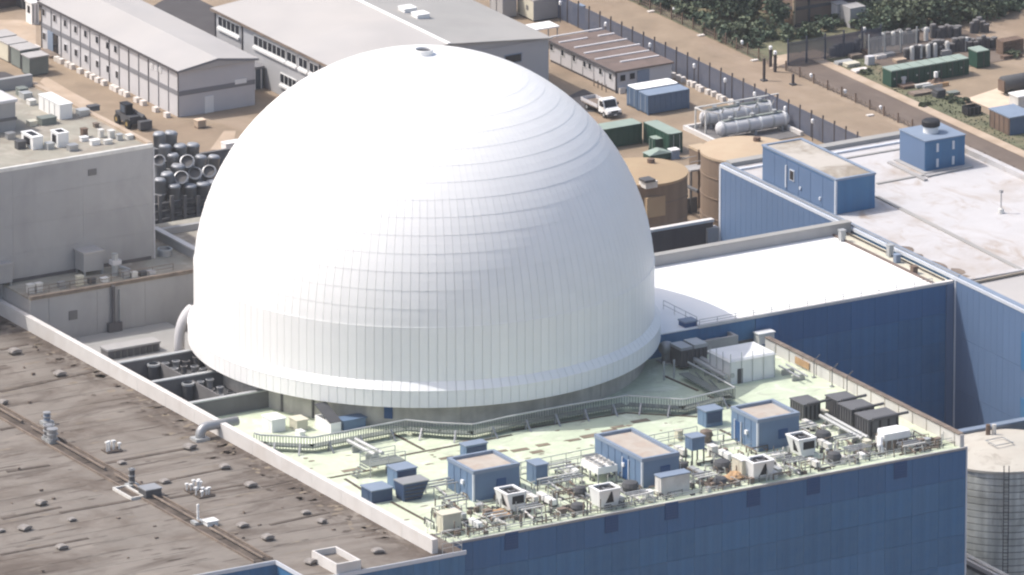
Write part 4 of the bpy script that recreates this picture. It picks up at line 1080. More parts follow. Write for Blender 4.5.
hb = MB().box(x-.9,y-.2,tz-.1,x+.9,y+1.6,tz+.7).build('hatch', 'plant_brown', tk)
MB().wallring(x-1.1,y-.3,x+1.1,y+1.8,tz+1.2,tz+1.28,.08).build('hatch_rail', 'galv', hb)
for px in (988, 994):
    x2, y2, _ = at(px, 438, 23); MB().tube([(x2,y2,tz+.4),(x2,y2,tz+1.7)], .25, 8).build('vent_pipe', 'timber' if px < 990 else 'white_dirty', tk)
xa = cx-.55*R*1.0; a0 = radians(240)
for off in (-.25, .25):
    a = a0+off/R
    MB().tube([(cx+(R+.35)*cos(a),cy+(R+.35)*sin(a),0),(cx+(R+.35)*cos(a),cy+(R+.35)*sin(a),tz+.9)], .05, 4).build('ladder_rail', 'steel_dark', tk)
b = MB()
for k in range(60):
    b.tube([(cx+(R+.35)*cos(a0-.25/R),cy+(R+.35)*sin(a0-.25/R),k*.38),(cx+(R+.35)*cos(a0+.25/R),cy+(R+.35)*sin(a0+.25/R),k*.38)], .03, 4)
o = b.build('ladder_rungs', 'steel_dark', tk); o['kind'] = 'stuff'
# low plant room behind the tank
t = thing('screen_wall', 'grey screen wall with pale blue coping between the tank and blue hall', 'wall', (50,-26,0))
MB().box(33.4,-27.6,0,57.8,-26.9,23.2).build('face', 'wall_grey', t); MB().box(33.4,-27.75,23.2,57.9,-26.8,23.4).build('coping', 'blue_grey', t)
# pipe bridge at the tank's foot
p = at(966, 559, 14); q = at(1000, 578, 14)
t = thing('pipe_bridge', 'pale pipe bridge at the foot of the banded tank', 'pipe bridge', (p[0],p[1],0))
MB().box(p[0]-.2,q[1]-14,13.2,p[0]+1.4,p[1]+2,13.7).build('deck', 'wall_grey_dark', t)
MB().box(p[0]-.35,q[1]-14,13.7,p[0]-.05,p[1]+2,14.15).build('parapet', 'parapet_white', t)
MB().tube([(p[0]+.7,q[1]-14,13.95),(p[0]+.7,p[1]+2,13.95)], .28, 8).build('pipe', 'white_dirty', t)
for k in range(3): MB().box(p[0]+.2,q[1]-8+k*5,0,p[0]+.9,q[1]-7.4+k*5,13.2).build('leg', 'wall_grey_dark', t)

# ================================================================== TAN ROUND TANKS
def tan_tank(px, py, z, R, roof, label):
    x, y, _ = at(px, py, z)
    t = thing('round_tank', label, 'tank', (x,y,0))
    MB().lathe((x,y,0), [(R,0),(R,z)], 56).build('wall', 'tank_wall', t, smooth=True)
    for k in range(3): MB().lathe((x,y,0), [(R,z*(k+1)/4),(R+.08,z*(k+1)/4+.02),(R+.08,z*(k+1)/4+.16),(R,z*(k+1)/4+.18)], 56).build('wall_band', 'tank_wall', t)
    MB().lathe((x,y,z), [(R+.1,-.18),(R+.1,.1),(R-.15,.12),(.6,.5),(.01,.5)], 56).build('roof', roof, t)
    m = MB().lathe((x+R*.45,y+R*.3,z+.1), [(.45,0),(.45,.7),(.01,.75)], 10).build('manhole', 'timber', t)
    return t, x, y
t, x, y = tan_tank(640, 172, 10, 5.55, 'tank_tan', 'tan roofed round tank close against the right of the dome')
a, c, _ = at(648, 183, 10.2)
MB().box(a-1.0,c-1.2,9.9,a+.6,c+.4,10.7).build('roof_box', 'white_dirty', t); MB().box(a-1.2,c-1.4,10.7,a+.2,c+.1,11.0).build('roof_box_lid', 'steel_dark', t)
MB().box(a-.6,y-5.63,6.2,a+1.9,y-4.6,8.6).build('wall_sign', 'tank_tan', t)
t, x, y = tan_tank(746.5, 150, 10, 5.4, 'tank_pink', 'pinkish roofed round tank left of the long blue penthouse')
x, y, _ = at(697, 186, 3)
t = thing('tank_gangway', 'steel gangway tower in the gap between the two round tanks', 'gangway', (x,y,0))
MB().box(x-1.5,y-1,5.2,x+1.8,y+1,5.4).build('deck', 'wall_grey', t)
for a in (-1.4, 1.6):
    for c in (-.9, .8): MB().box(x+a,y+c,0,x+a+.18,y+c+.18,5.2).build('leg', 'steel_dark', t)
for c in (-.95, .95): MB().tube([(x-1.5,y+c,6.4),(x+1.8,y+c,6.4)], .05, 4).build('rail', 'galv', t)
x, y, _ = at(698, 160, 6)
t = thing('pump_house', 'small tan pump house between the round tanks', 'building', (x,y,0))
MB().box(x,y,0,x+1.6,y+2,7.0).build('wall', 'tank_wall', t); MB().box(x-.1,y-.1,7.0,x+1.7,y+2.1,7.3).build('roof', 'tank_pink', t)
x, y, _ = at(672, 200, 2)
t = thing('pipe_rack', 'dark pipe rack low in the gap between tanks and dome', 'pipe rack', (x,y,0))
for k in range(5): MB().tube([(x-4+k*1.6,y-2,2.0+k*.3),(x-4+k*1.6,y+9,2.0+k*.3)], .25, 6).build('pipe', 'steel_dark', t)
for k in range(3): MB().box(x-4.5,y+k*4,0,x+3.5,y+k*4+.3,1.8).build('trestle', 'steel_dark', t)

# ================================================================== GREY BLOCKS (left)
LY, LTZ = 29.0, 35.5
low = thing('low_grey_block', 'lower grey concrete block at the left foot of the dome', 'building', (-25, LY, 0))
MB().box(-31.4,LY,0,2,46,LTZ-.2).build('wall', 'wall_grey', low); MB().box(-31.4,LY-.08,LTZ-.2,2,46,LTZ).build('roof', 'roof_block', low)
MB().box(-31.4,LY-.14,LTZ-.1,2,LY+.2,LTZ+.25).build('coping', 'plant_brown', low)
x, y, z = aty(112, 300, LY)
MB().tube([(x,LY-.3,27.5),(x,LY-.3,LTZ)], .22, 6).build('downpipe', 'trim_dark', low); MB().tube([(x+.8,LY-.25,27.5),(x+.8,LY-.25,LTZ-.5)], .12, 6).build('downpipe', 'steel', low)
x, y, z = aty(112, 330, LY); MB().box(x-.6,LY-.5,z-.7,x+1.0,LY,z+.9).build('hopper', 'trim_dark', low)
x, y, z = aty(73, 315, LY); MB().box(x-.5,LY-.08,z-.5,x+.5,LY,z+.5).build('louvre', 'wall_grey_dark', low)
for k in range(5): MB().box(-29.2+k*5.8,LY-.03,26,-29.16+k*5.8,LY,LTZ-.3).build('wall_joint', 'wall_grey', low)
BY, BZ, BX = 35.2, 48.1, -13.1
blk = thing('tall_grey_block', 'tall plain grey concrete block left of the dome', 'building', (-30, BY, LTZ))
MB().box(-90,BY,LTZ-20,BX,62,BZ-.15).build('wall', 'wall_grey', blk); MB().box(-90,BY,BZ-.15,BX,62,BZ).build('roof', 'roof_block', blk)
MB().box(-90,BY-.1,BZ-.2,BX,BY+.3,BZ+.2).build('front_coping', 'white_dirty', blk); MB().box(BX-.5,BY+.3,BZ-.2,BX+.1,62,BZ+.3).build('side_coping', 'gravel_pale', blk)
MB().box(-90,61.4,BZ,BX-.5,62,BZ+1.3).build('back_parapet', 'wall_grey', blk)
MB().box(BX-.02,BY-.12,LTZ,BX+.1,BY+.1,BZ-.2).build('corner_trim', 'wall_cabin', blk)
for i in range(4):
    for k in range(7): MB().box(-72.6+k*8.5,BY-.04,LTZ+i*3.1,-72.6+k*8.5+8.485,BY,LTZ+i*3.1+3.085).build('wall_panel', 'wall_grey', blk)
x, y, z = aty(92, 172, BY); MB().box(x-.5,BY-.12,z-.35,x+.5,BY-.03,z+.35).build('louvre', 'wall_grey_dark', blk)
MB().box(-89,BY-.15,LTZ,BX-.4,BY-.04,LTZ+.35).build('flashing', 'trim_dark', blk)
# boxes on the low block roof
def grey_box(px, py, z, dx, dy, dz, label, m='wall_grey', top='roof_grey', name='plant_box', legs=0):
    x, y, _ = at(px, py, z); t = thing(name, label, 'plant box', (x,y,z))
    MB().box(x,y,z+legs,x+dx,y+dy,z+dz).build('casing', m, t); MB().box(x-.08,y-.08,z+dz,x+dx+.08,y+dy+.08,z+dz+.15).build('lid', top, t)
    if legs:
        for a, c in ((.05,.05),(dx-.25,.05),(.05,dy-.25),(dx-.25,dy-.25)): MB().box(x+a,y+c,z,x+a+.2,y+c+.2,z+legs).build('leg', 'steel', t)
    return t
grey_box(84, 277, LTZ, 2.4, 2.0, 2.5, 'grey box on legs at the foot of the tall grey block', legs=.5)
grey_box(-14, 290, LTZ, 3.2, 2.4, 2.4, 'grey box cut by the left frame edge, foot of tall block', legs=.4)
x, y, _ = at(115, 275, LTZ); t = thing('pipe_tower', 'pale pipe tower beside the grey box at the tall block', 'pipework', (x,y,LTZ))
MB().tube([(x,y,LTZ),(x,y,LTZ+2.4)], .35, 8).build('pipe', 'galv', t); MB().box(x-.5,y-.4,LTZ+1.2,x+.6,y+.4,LTZ+1.7).build('box', 'wall_cabin', t); MB().tube([(x+.2,y,LTZ+1),(x+1.6,y-.3,LTZ+.4)], .2, 6).build('branch', 'steel', t)
x, y, _ = at(160, 258, LTZ-.2)
t = thing('round_tub', 'small round grey tub at the corner of the tall block', 'tub', (x+.6,y,LTZ)); MB().lathe((x+.6,y,LTZ), [(.75,0),(.75,.7),(.65,.72),(.65,.3),(.01,.3)], 16).build('shell', 'steel', t); MB().lathe((x+.6,y,LTZ), [(.8,.6),(.8,.78),(.66,.78)], 16).build('rim', 'galv', t)
for i, px in enumerate((29,37,60,78,90,103,124,132,141,150)):
    py = 296-(px-29)*.155
    x, y, _ = at(px, py-2.0, LTZ); h = (.9,.9,.6,1.0,.5,.35,.7,.5,.4,.3)[i]
    t = thing('ledge_box', 'small %s box on the low grey block ledge, %s' % (('white','white','grey','pale','dark','flat white','grey','white','dark','pale')[i], ('leftmost','second from the left','left of the legged box','below the legged box','just right of the legged box','flat, right of the legged box','under the pipe tower','right of the pipe tower','third from the right end','nearest the dome')[i]), 'box', (x,y,LTZ))
    mm = ('white_dirty','white_dirty','steel','cream','steel_dark','white_paint','steel','white_dirty','steel_dark','wall_cabin')[i]
    MB().box(x,y,LTZ,x+.7,y+.6,LTZ+h).build('casing', mm, t); MB().box(x-.05,y-.05,LTZ+h,x+.75,y+.65,LTZ+h+.08).build('lid', mm, t)
rail3([(-31,LY+1.2),(-13.5,LY+1.2)], LTZ, 'rusty guard rail along the ledge of the low grey block', h=.8, m='plant_brown')
# parapet wall running to the dome right of the block
t = thing('stub_wall', 'short grey wall with pale coping between tall block and dome', 'wall', (-10,34,LTZ))
zs = aty(165,229,42)[2]
MB().box(-12.9,42,LTZ-10,4,42.6,zs).build('face', 'wall_grey', t); MB().box(-9.6,30,LTZ,-9.1,41.9,LTZ+1.0).build('return', 'wall_grey', t); MB().box(-9.7,29.9,LTZ+1.0,-9.0,41.9,LTZ+1.15).build('coping', 'parapet_white', t)
# ledge duct at the wall foot beside the pit
x, y, _ = at(112, 362, 31)
t = thing('louvred_duct', 'long grey louvred duct lying at the foot of the low grey block', 'duct', (x,y,28))
x, y, _ = at(108, 350, 31.5)
MB().box(x,y,29,x+6.2,y+1.6,31.3).build('casing', 'wall_grey_dark', t); MB().box(x-.1,y-.1,31.3,x+6.3,y+1.7,31.5).build('lid', 'wall_grey', t)
for k in range(8): MB().box(x+.2+k*.75,y-.08,30.4,x+.7+k*.75,y,31.2).build('louvre_blade', 'dark_grey', t)
MB().box(-31.5,9.7,28,-15,LY-.1,30.4).build('lower_roof', 'roof_grey_dark', aux)
# things on the tall block roof
x, y, _ = at(0, 146, BZ)
t = thing('lift_house', 'pale topped lift house at the left edge of the tall block roof', 'lift house', (-34,BY+9,BZ))
x, y, _ = at(28, 128, BZ)
MB().box(x-14,y,BZ,x-1.5,y+6.5,BZ+3.2).build('wall', 'wall_grey', t); MB().box(x-14.2,y-.2,BZ+3.2,x-1.3,y+6.7,BZ+3.5).build('roof', 'wall_cabin', t); MB().box(x-14,y-.15,BZ+1.2,x-1.4,y,BZ+1.5).build('string_course', 'wall_grey_dark', t)
def white_unit(px, py, z, dx, dy, dz, label, name='white_unit', m='white_paint', hole=False, cat='unit'):
    x, y, _ = at(px, py, z); t = thing(name, label, cat, (x,y,z))
    MB().box(x,y,z,x+dx,y+dy,z+dz).build('casing', m, t); MB().box(x-.06,y-.06,z+dz,x+dx+.06,y+dy+.06,z+dz+.1).build('lid', 'white_paint', t)
    n = max(2, int(dy/1.2))
    for k in range(1, n): MB().box(x-.04,y+k*dy/n-.03,z+.1,x,y+k*dy/n+.03,z+dz-.1).build('rib', 'wall_grey', t)
    if hole:
        MB().box(x-.07,y+dy*.25,z+dz*.3,x,y+dy*.75,z+dz*.85).build('inlet', 'black', t); MB().box(x+dx*.2,y+dy*.2,z+dz+.1,x+dx*.8,y+dy*.8,z+dz+.14).build('fan_well', 'black', t)
    return t
white_unit(60, 120, BZ, 1.5, 4.8, 1.6, 'long white container unit on the tall grey block roof')
white_unit(33, 150, BZ, 1.2, 2.6, 1.3, 'white fan unit with black opening, tall block roof, left', hole=True)
white_unit(58, 148, BZ, 1.3, 1.6, 1.5, 'white fan unit right of the other fan unit, tall block roof', hole=True)
CB = [(8,140,.9,.7,.6,'steel','steel box near the lift house on the tall block roof'),(30,127,.9,.8,.5,'cream','pale box at the lift house corner'),(42,126,1.8,1.2,.7,'mesh_grey','grey green tarpaulined box beside the white container unit'),
      (24,100,1.0,1.2,.6,'galv','pale box at the far end of the tall block roof, left'),(30,106,.8,.8,.5,'white_dirty','white box at the far end of the tall block roof'),(20,97,1.0,1.0,.8,'mesh_grey','grey green box farthest on the tall block roof'),
      (80,117,1.2,1.0,.6,'galv','pale box right of the white container unit'),(90,112,1.2,.8,.5,'steel_dark','dark frame box near the right edge of the tall block roof'),(83,138,.6,.6,.9,'timber','small brown box on the tall block roof, right'),
      (82,142,.8,.6,.4,'white_paint','small white box below the brown one'),(100,138,.5,.5,.8,'white_dirty','thin white post box on the tall block roof'),(110,139,.6,.6,.8,'white_dirty','white box second from the right front corner'),
      (118,141,.6,.5,.6,'galv','pale box nearest the right front corner of the tall block'),(92,146,1.0,.6,.5,'white_paint','flat white box at the front edge of the tall block'),(105,145,.9,.5,.4,'white_dirty','white box right of the flat one at the front edge'),
      (70,152,1.0,.8,.6,'steel','steel box right of the white fan units'),(18,150,1.0,.8,.8,'steel_dark','dark box left of the white fan unit'),(48,150,.8,.8,.6,'galv','pale box between the white fan units'),(128,140,.7,.7,.4,'white_dirty','pale box on the corner of the tall block roof'),(95,128,.5,.5,.4,'plant_brown','small dark box mid right on the tall block roof')]
for px, py, dx, dy, dz, m, lab in CB:
    x, y, _ = at(px, py, BZ); t = thing('roof_box', lab, 'box', (x,y,BZ))
    MB().box(x,y,BZ,x+dx,y+dy,BZ+dz).build('casing', m, t); MB().box(x-.05,y-.05,BZ+dz,x+dx+.05,y+dy+.05,BZ+dz+.08).build('lid', m, t)

# rack of silencers behind the block
rack = thing('silencer_rack', 'dark steel rack carrying grey silencers between the tall block and dome', 'steel rack', (5,66,0))
for px in (160,172,184,196,208):
    x, y, z = aty(px, 190, 62); MB().box(x,62,0,x+.5,62.5,34).build('column', 'steel_dark', rack); MB().box(x,70,0,x+.5,70.5,36).build('column', 'steel_dark', rack)
for py in (203,211,219,227):
    z = aty(180, py, 59.8)[2]
    MB().box(-11,59.6,z,14,60.0,z+.35).build('beam', 'steel_dark', rack)
for px in (158,170,183,196,208):
    x, y, z = aty(px, 200, 59.5); MB().box(x,59.3,0,x+.4,59.58,z+.5).build('front_column', 'wall_grey_dark', rack)
MB().box(-12,74,0,20,74.4,33).build('back_wall', 'wall_grey_dark', rack)
rs_ = random.Random(3)
SIL = [(159,134,66,'upright',-.1),(171,133,66.5,'upright',.2),(165,146,65,'upright',.15),(180,146,65,'upright',-.05),(193,145,66,'upright',.1),(173,155,64,'upright',.0),(159,160,63,'open',0),
       (187,161,62.5,'open',0),(201,157,64,'upright',.3),(214,157,66,'upright',.2),(178,166,62.5,'upright',.1),(167,174,61.5,'upright',-.15),(181,177,61,'open',0),(195,173,61.5,'open',0),(209,171,62,'open',.1),(160,180,61,'upright',.1),(190,186,60.5,'upright',0),(203,184,60.5,'upright',.1),(174,186,60.5,'upright',0),(212,182,61,'upright',0)]
PLC = ['back row, leftmost','back row, second from the left','second row, leftmost','second row, middle','second row, third from the left','between the two largest open mouths','at the left end of the rack','in the centre, largest mouth','right of the centre mouth','far right, broad and tilted','below the centre mouth','front left, leaning','front, middle mouth','front, mouth right of the middle','mouth nearest the dome','lowest, leftmost','lowest, third from the left','lowest, fourth from the left','lowest, second from the left','lowest, half hidden by the dome']
for (px, py, y, kind, tilt), pl in zip(SIL, PLC):
    x, y, z = aty(px, py, y); r = .76*rs_.uniform(.88,1.1)
    t = thing('silencer', ('open mouthed' if kind == 'open' else 'round topped')+' grey steel silencer left of the dome: '+pl, 'silencer', (x,y,z-3), 'silencers on the rack')
    if kind == 'upright':
        dx = tilt
        MB().tube([(x-dx,y,z-2.9),(x,y,z-.12),(x,y,z-.1),(x+dx*.2,y,z+.18),(x+dx*.2,y,z+.2)], [r*.92,r*.92,r*1.03,r*.8,r*.3], 14).build('body', 'steel_silencer', t, smooth=True)
        MB().lathe((x-dx*.3,y,z-1.6), [(r,0),(r+.07,.03),(r+.07,.15),(r,.18)], 14).build('band', 'steel', t)
    else:
        d = (-.42, -.62, .66); q = lambda s_: (x+d[0]*s_, y+d[1]*s_, z+d[2]*s_)
        MB().tube([(x+.3,y+.6,z-3),q(-1.3),q(0)], [r*.8,r*.95,r], 16, cap=False).build('body', 'steel_silencer', t, smooth=True)
        MB().tube([q(-.12),q(.06)], r+.06, 16, cap=False).build('rim', 'steel_silencer', t); MB().tube([q(-.4),q(-.3)], r*.85, 16).build('baffle', 'wall_grey_dark', t)
        MB().tube([q(-.02),q(.06)], [r+.06,r*.82], 16, cap=False).build('lip', 'steel', t)

# ================================================================== FAR YARD: long cabin block
lx, ly, ln, wd, eh = 72.0, 185.0, 35.2, 10.6, 5.95
lb = thing('long_cabin_block', 'long two storey pale cabin block with dark middle band, top left', 'building', (lx,ly,0))
MB().box(lx,ly,0,lx+wd,ly+ln,eh).build('wall', 'wall_cabin', lb)
b = MB(); e = .35
for y in (ly-e, ly+ln+e): b.v += [(lx-e,y,eh+.02),(lx+wd/2,y,eh+.85),(lx+wd+e,y,eh+.02),(lx+wd+e,y,eh-.2),(lx-e,y,eh-.2)]
b.f = [(0,1,2,3,4),(9,8,7,6,5),(0,5,6,1),(1,6,7,2),(2,7,8,3),(4,3,8,9),(0,4,9,5)]; b.build('roof', 'roof_grey', lb)
MB().box(lx-e-.06,ly-e,eh-.25,lx-e,ly+ln+e,eh+.06).build('gutter', 'trim_dark', lb)
b = MB(); b.v = [(lx-e,ly-e-.05,eh-.25),(lx+wd/2,ly-e-.05,eh+.55),(lx+wd+e,ly-e-.05,eh-.25),(lx+wd+e,ly-e-.05,eh+.0),(lx+wd/2,ly-e-.05,eh+.84),(lx-e,ly-e-.05,eh)]
b.f = [(0,1,4,5),(1,2,3,4)]; b.build('barge_board', 'band_grey', lb)
MB().box(lx-.05,ly-.05,eh*.5-.3,lx,ly+ln,eh*.5+.3).box(lx,ly-.06,eh*.5-.3,lx+wd,ly,eh*.5+.3).build('middle_band', 'band_grey', lb)
np_ = 14
for k in range(np_+1):
    y = ly+.02+k*(ln-.1)/np_; dk = k in (0, 5, 7, 14, 3)
    MB().box(lx-.09,y-.04,0,lx-.0,y+(.12 if dk else .05),eh-.25).build('joint_strip', 'trim_dark' if dk else 'band_grey', lb)
for px, py in ((44,12.5),(55,18.5),(65.6,23.5),(76,29.7),(86,34),(97.5,40),(108,45.7),(116,49.5)):
    _, y, z = atx(px, py, lx); window(lb, 'x', lx, y, z-.35, .62, .8, 'wall_cabin')
for px, py in ((44.6,36.5),(66,48),(76.5,53),(86.6,59),(97.8,64.4),(108.4,69.4),(117.5,75)):
    _, y, z = atx(px, py, lx); window(lb, 'x', lx, y, z-.35, .62, .8, 'wall_cabin')
for px, py in ((152,66),(156.5,67.5),(160.5,69.5)):
    _, y, z = atx(px, py, lx); window(lb, 'x', lx, y, z-.25, .5, .5, 'white_paint', 'wall_cabin')
_, y, z = atx(56, 53, lx)
d = MB().box(lx-.12,y-.6,.3,lx-.02,y+.5,2.6).build('door', 'window_dark', lb); MB().box(lx-.16,y+.5,.3,lx-.02,y+1.9,2.7).build('door_leaf', 'blue_grey', d)
MB().box(lx-1.5,y-1.2,0,lx-.1,y+2,.32).build('step', 'plant_brown', lb)
MB().box(lx+3.6,ly-.1,0,lx+4.8,ly,2.1).build('gable_door', 'white_paint', lb); MB().box(lx+7.8,ly-.1,eh*.5+.05,lx+9.4,ly-.02,eh*.5+.65).build('gable_window', 'white_paint', lb)
# concrete ballast blocks along its foot
me_a = MB().box(0,0,0,.6,.75,.6).mesh('ballast_block', 'block_white')
for px, py in ((42,49.5),(46,50.5),(62,61.5),(66.5,63.5),(72.5,67),(76.5,69),(84,73.5),(91.5,77),(96.5,79.5),(102.5,82.5),(107.5,85.5),(117,90),(119.5,92),(126,95),(129.5,97),(140.5,102.5),(147,105.5),(160,112),(171,117.5)):
    x, y, _ = at(px, py, 0); o = bpy.data.objects.new('ballast_block', me_a); C.objects.link(o); o.location = (lx-1.5,y,0); o.rotation_euler = (0,0,random.uniform(-.15,.15))
    tag(o, 'pale concrete ballast block at the foot of the long cabin block', 'block', 'ballast blocks by the long cabin block')
# cabins at the left
def cabin(px, py, dx, dy, dz, label, m='mesh_grey', top='roof_grey', strips=3, name='site_cabin', cat='cabin'):
    x, y, _ = at(px, py, 0); t = thing(name, label, cat, (x,y,0))
    MB().box(x,y,.15,x+dx,y+dy,dz).build('wall', m, t); MB().box(x-.1,y-.1,dz,x+dx+.1,y+dy+.1,dz+.14).build('roof', top, t)
    for k in range(strips+1): MB().box(x-.05,y+k*(dy-.1)/strips,.15,x,y+.1+k*(dy-.1)/strips,dz).build('corner_strip', 'trim_dark' if k % 2 else m, t)
    MB().box(x+.1,y+.1,0,x+dx-.1,y+dy-.1,.15).build('base', 'dark_grey', t)
    return t
t = cabin(30, 77, 2.6, 2.1, 2.35, 'grey green site cabin nearest of the row at the left edge', strips=1)
t = cabin(20.5, 69.5, 2.6, 2.6, 2.35, 'grey green site cabin in the middle of the row at the left', strips=1)
t = cabin(8.5, 63.0, 2.6, 2.7, 2.3, 'grey green site cabin third along, cut by the left frame edge', strips=1, m='cream')
t = cabin(-4, 56.5, 2.8, 2.7, 2.3, 'pale site cabin farthest of the row, mostly out of frame', strips=1, m='cream')
x, y, _ = at(32, 25, 0); t = thing('white_kiosk', 'white kiosk with dark opening at the far end of the long cabin block', 'kiosk', (x,y,0))
MB().box(x,y,0,x+1.0,y+1.6,2.7).build('wall', 'white_paint', t); MB().box(x-.1,y-.1,2.7,x+1.1,y+1.7,2.85).build('roof', 'white_paint', t); MB().box(x-.06,y+.5,1.4,x,y+1.1,2.3).build('opening', 'window_dark', t)
for k in range(2): MB().box(x+.1+k*.55,y-.08,.2,x+.2+k*.55,y,2.6).build('wall_rib', 'band_grey', t)
t = cabin(-20, 12, 14, 4, 3.2, 'long dark brown shed in the top left corner', m='brown_wall', top='roof_prefab', strips=4, name='brown_shed', cat='shed')
t = cabin(23, 9.5, .1+2.4, 3, 2.9, 'dark shed end beside the brown shed, top left corner', m='steel_dark', top='roof_prefab', strips=1, name='dark_shed', cat='shed')
# telehandler
x, y, _ = at(131, 129, 0)
t = thing('telehandler', 'dark telehandler parked on the gravel below the long cabin block', 'telehandler', (x,y,0))
MB().prism([(x-.2,y-.1),(x+1.9,y-.1),(x+1.9,y+3.6),(x-.2,y+3.6)], .6, 1.5).build('chassis', 'dark_grey', t)
cb = MB().box(x-.15,y+1.0,1.5,x+.8,y+2.5,2.7).build('cab', 'black', t); MB().box(x-.2,y+.95,2.7,x+.85,y+2.55,2.8).build('cab_roof', 'black', cb); MB().box(x-.2,y+1.2,1.7,x-.14,y+2.3,2.6).build('window', 'glass_blue', cb)
MB().tube([(x+1.3,y+3.5,1.9),(x+1.3,y-.9,1.5)], .22, 6).build('boom', 'dark_grey', t)
for a, c in ((-.25,.3),(1.95,.3),(-.25,2.9),(1.95,2.9)):
    wl = MB().tube([(x+a-.2,y+c,.6),(x+a+.2,y+c,.6)], .6, 12).build('wheel', 'tyre', t); MB().tube([(x+a-.23,y+c,.6),(x+a+.23,y+c,.6)], .28, 8).build('rim', 'yellow', wl)
MB().box(x+.4,y-1.7,.2,x+2.0,y-.9,1.2).build('bucket', 'steel_dark', t)
x, y, _ = at(198, 129, 0); t = thing('sand_coloured_crate', 'sand coloured crate alone on the gravel near the gable', 'crate', (x,y,0))
MB().box(x,y,.15,x+1.1,y+.9,.95).build('box', 'gravel_pale', t); MB().box(x-.08,y-.08,.95,x+1.18,y+.98,1.05).build('lid', 'sand', t); MB().box(x,y,0,x+1.1,y+.9,.14).build('pallet', 'timber', t)
x, y, _ = at(226, 152, 0); t = thing('white_box', 'white box half hidden behind the left edge of the dome', 'box', (x,y,0)); MB().box(x,y,0,x+2.2,y+1.2,.9).build('casing', 'white_paint', t); MB().box(x-.05,y-.05,.9,x+2.25,y+1.25,1.0).build('lid', 'white_paint', t)

# ------------------------------------------------------------------ office building behind the dome
ox, oy, rx, ex, oe, orz = 87.3, 171.5, 102.0, 116.2, 7.0, 8.4
of = thing('office_building', 'wide two storey grey building with shallow roof behind the dome top', 'building', (ox,oy,0))
MB().box(ox,oy,0,ex,203.6,oe-.05).build('wall', 'wall_bld2', of)
for nm, m, pts in (('roof_slope','roof_grey',[(ox-.4,oe),(rx,orz),(rx,orz-.15),(ox-.4,oe-.15)]), ('roof_slope','roof_grey_dark',[(rx,orz-.01),(ex+.4,oe),(ex+.4,oe-.15),(rx,orz-.16)])):  # sunlit and shaded slope tones put into the colours of one roof
    b = MB(); n = 4
    b.v = [(p[0],oy-.3,p[1]) for p in pts]+[(p[0],203.9,p[1]) for p in pts]
    b.f = [(0,1,2,3)[::-1],(4,5,6,7)]+[(i,(i+1)%4,(i+1)%4+4,i+4) for i in range(4)]; b.build(nm, m, of)
MB().box(rx-.22,oy-.3,orz-.05,rx+.22,203.9,orz+.08).build('ridge_flashing', 'roof_white', of)
b = MB(); b.v = [(ox,oy,oe-.1),(ex,oy,oe-.1),(rx,oy,orz-.12),(ox,oy+.2,oe-.1),(ex,oy+.2,oe-.1),(rx,oy+.2,orz-.12)]; b.f = [(0,1,2),(3,5,4)]; b.build('gable', 'wall_bld2', of)
MB().box(ox-.5,oy-.3,oe-.3,ox-.4,203.9,oe+.02).build('gutter', 'plant_brown', of)
def strip_window(px0, py0, px1, py1, n):
    _, y1, z1 = atx(px0, py0, ox); _, y0, z0 = atx(px1, py1, ox); z = (z0+z1)/2
    f = MB().box(ox-.1,y0,z-1.0,ox-.02,y1,z+.65).build('window', 'white_paint', of); MB().box(ox-.3,y0-.1,z-1.15,ox,y1+.1,z-.85).build('sill', 'white_paint', f)
    p_ = (y1-y0)/n
    for k in range(n): MB().box(ox-.14,y0+k*p_+.1,z-.55,ox-.08,y0+(k+1)*p_-.1,z+.5).build('pane', 'window_dark', f)
strip_window(219, 20, 240, 30.5, 5); strip_window(254.5, 39, 268, 46, 3); strip_window(268.5, 46, 286, 54.5, 4); strip_window(287.5, 55, 297, 60, 2); strip_window(299.5, 61, 308, 65, 2); strip_window(310, 66, 319, 70.5, 2)
strip_window(281, 77, 297, 85, 4)
for px in (215.5, 242.5, 320):
    _, y, z = atx(px, 8 if px < 230 else 20, ox); MB().box(ox-.14,y-.1,0,ox-.02,y+.1,oe-.2).build('downpipe', 'trim_dark', of)
x, y, z = aty(513, 58, oy); w_ = window(of, 'y', oy, x, z-.5, 2.2, .9, 'blue_grey')
for px, py in ((406,14),(419,20)):
    x, y, z = at(px, py, 8.0)
    r_ = MB().box(x-.2,y,7.6,x+1.5,y+1.6,8.55).build('rooflight', 'white_paint', of); MB().box(x-.25,y-.05,8.55,x+1.55,y+1.65,8.65).build('rooflight_lid', 'roof_white', r_)
# glazed porch
x, y = ox-2.6, atx(262, 88, ox)[1]-1
t = thing('glazed_porch', 'small glazed porch with dark flat roof on the office building', 'porch', (x,y,0))
MB().box(x+.1,y+.1,0,ox-.3,y+3.6,2.6).build('glazing', 'glass_blue', t); MB().box(x-.1,y-.1,2.6,ox-.2,y+3.8,2.9).build('roof', 'band_grey', t)
for a, c in ((0,0),(0,1.2),(0,2.4),(0,3.6),(1.0,0),(1.9,0)): MB().box(x+a,y+c,0,x+a+.14,y+c+.14,2.6).build('post', 'white_paint', t)

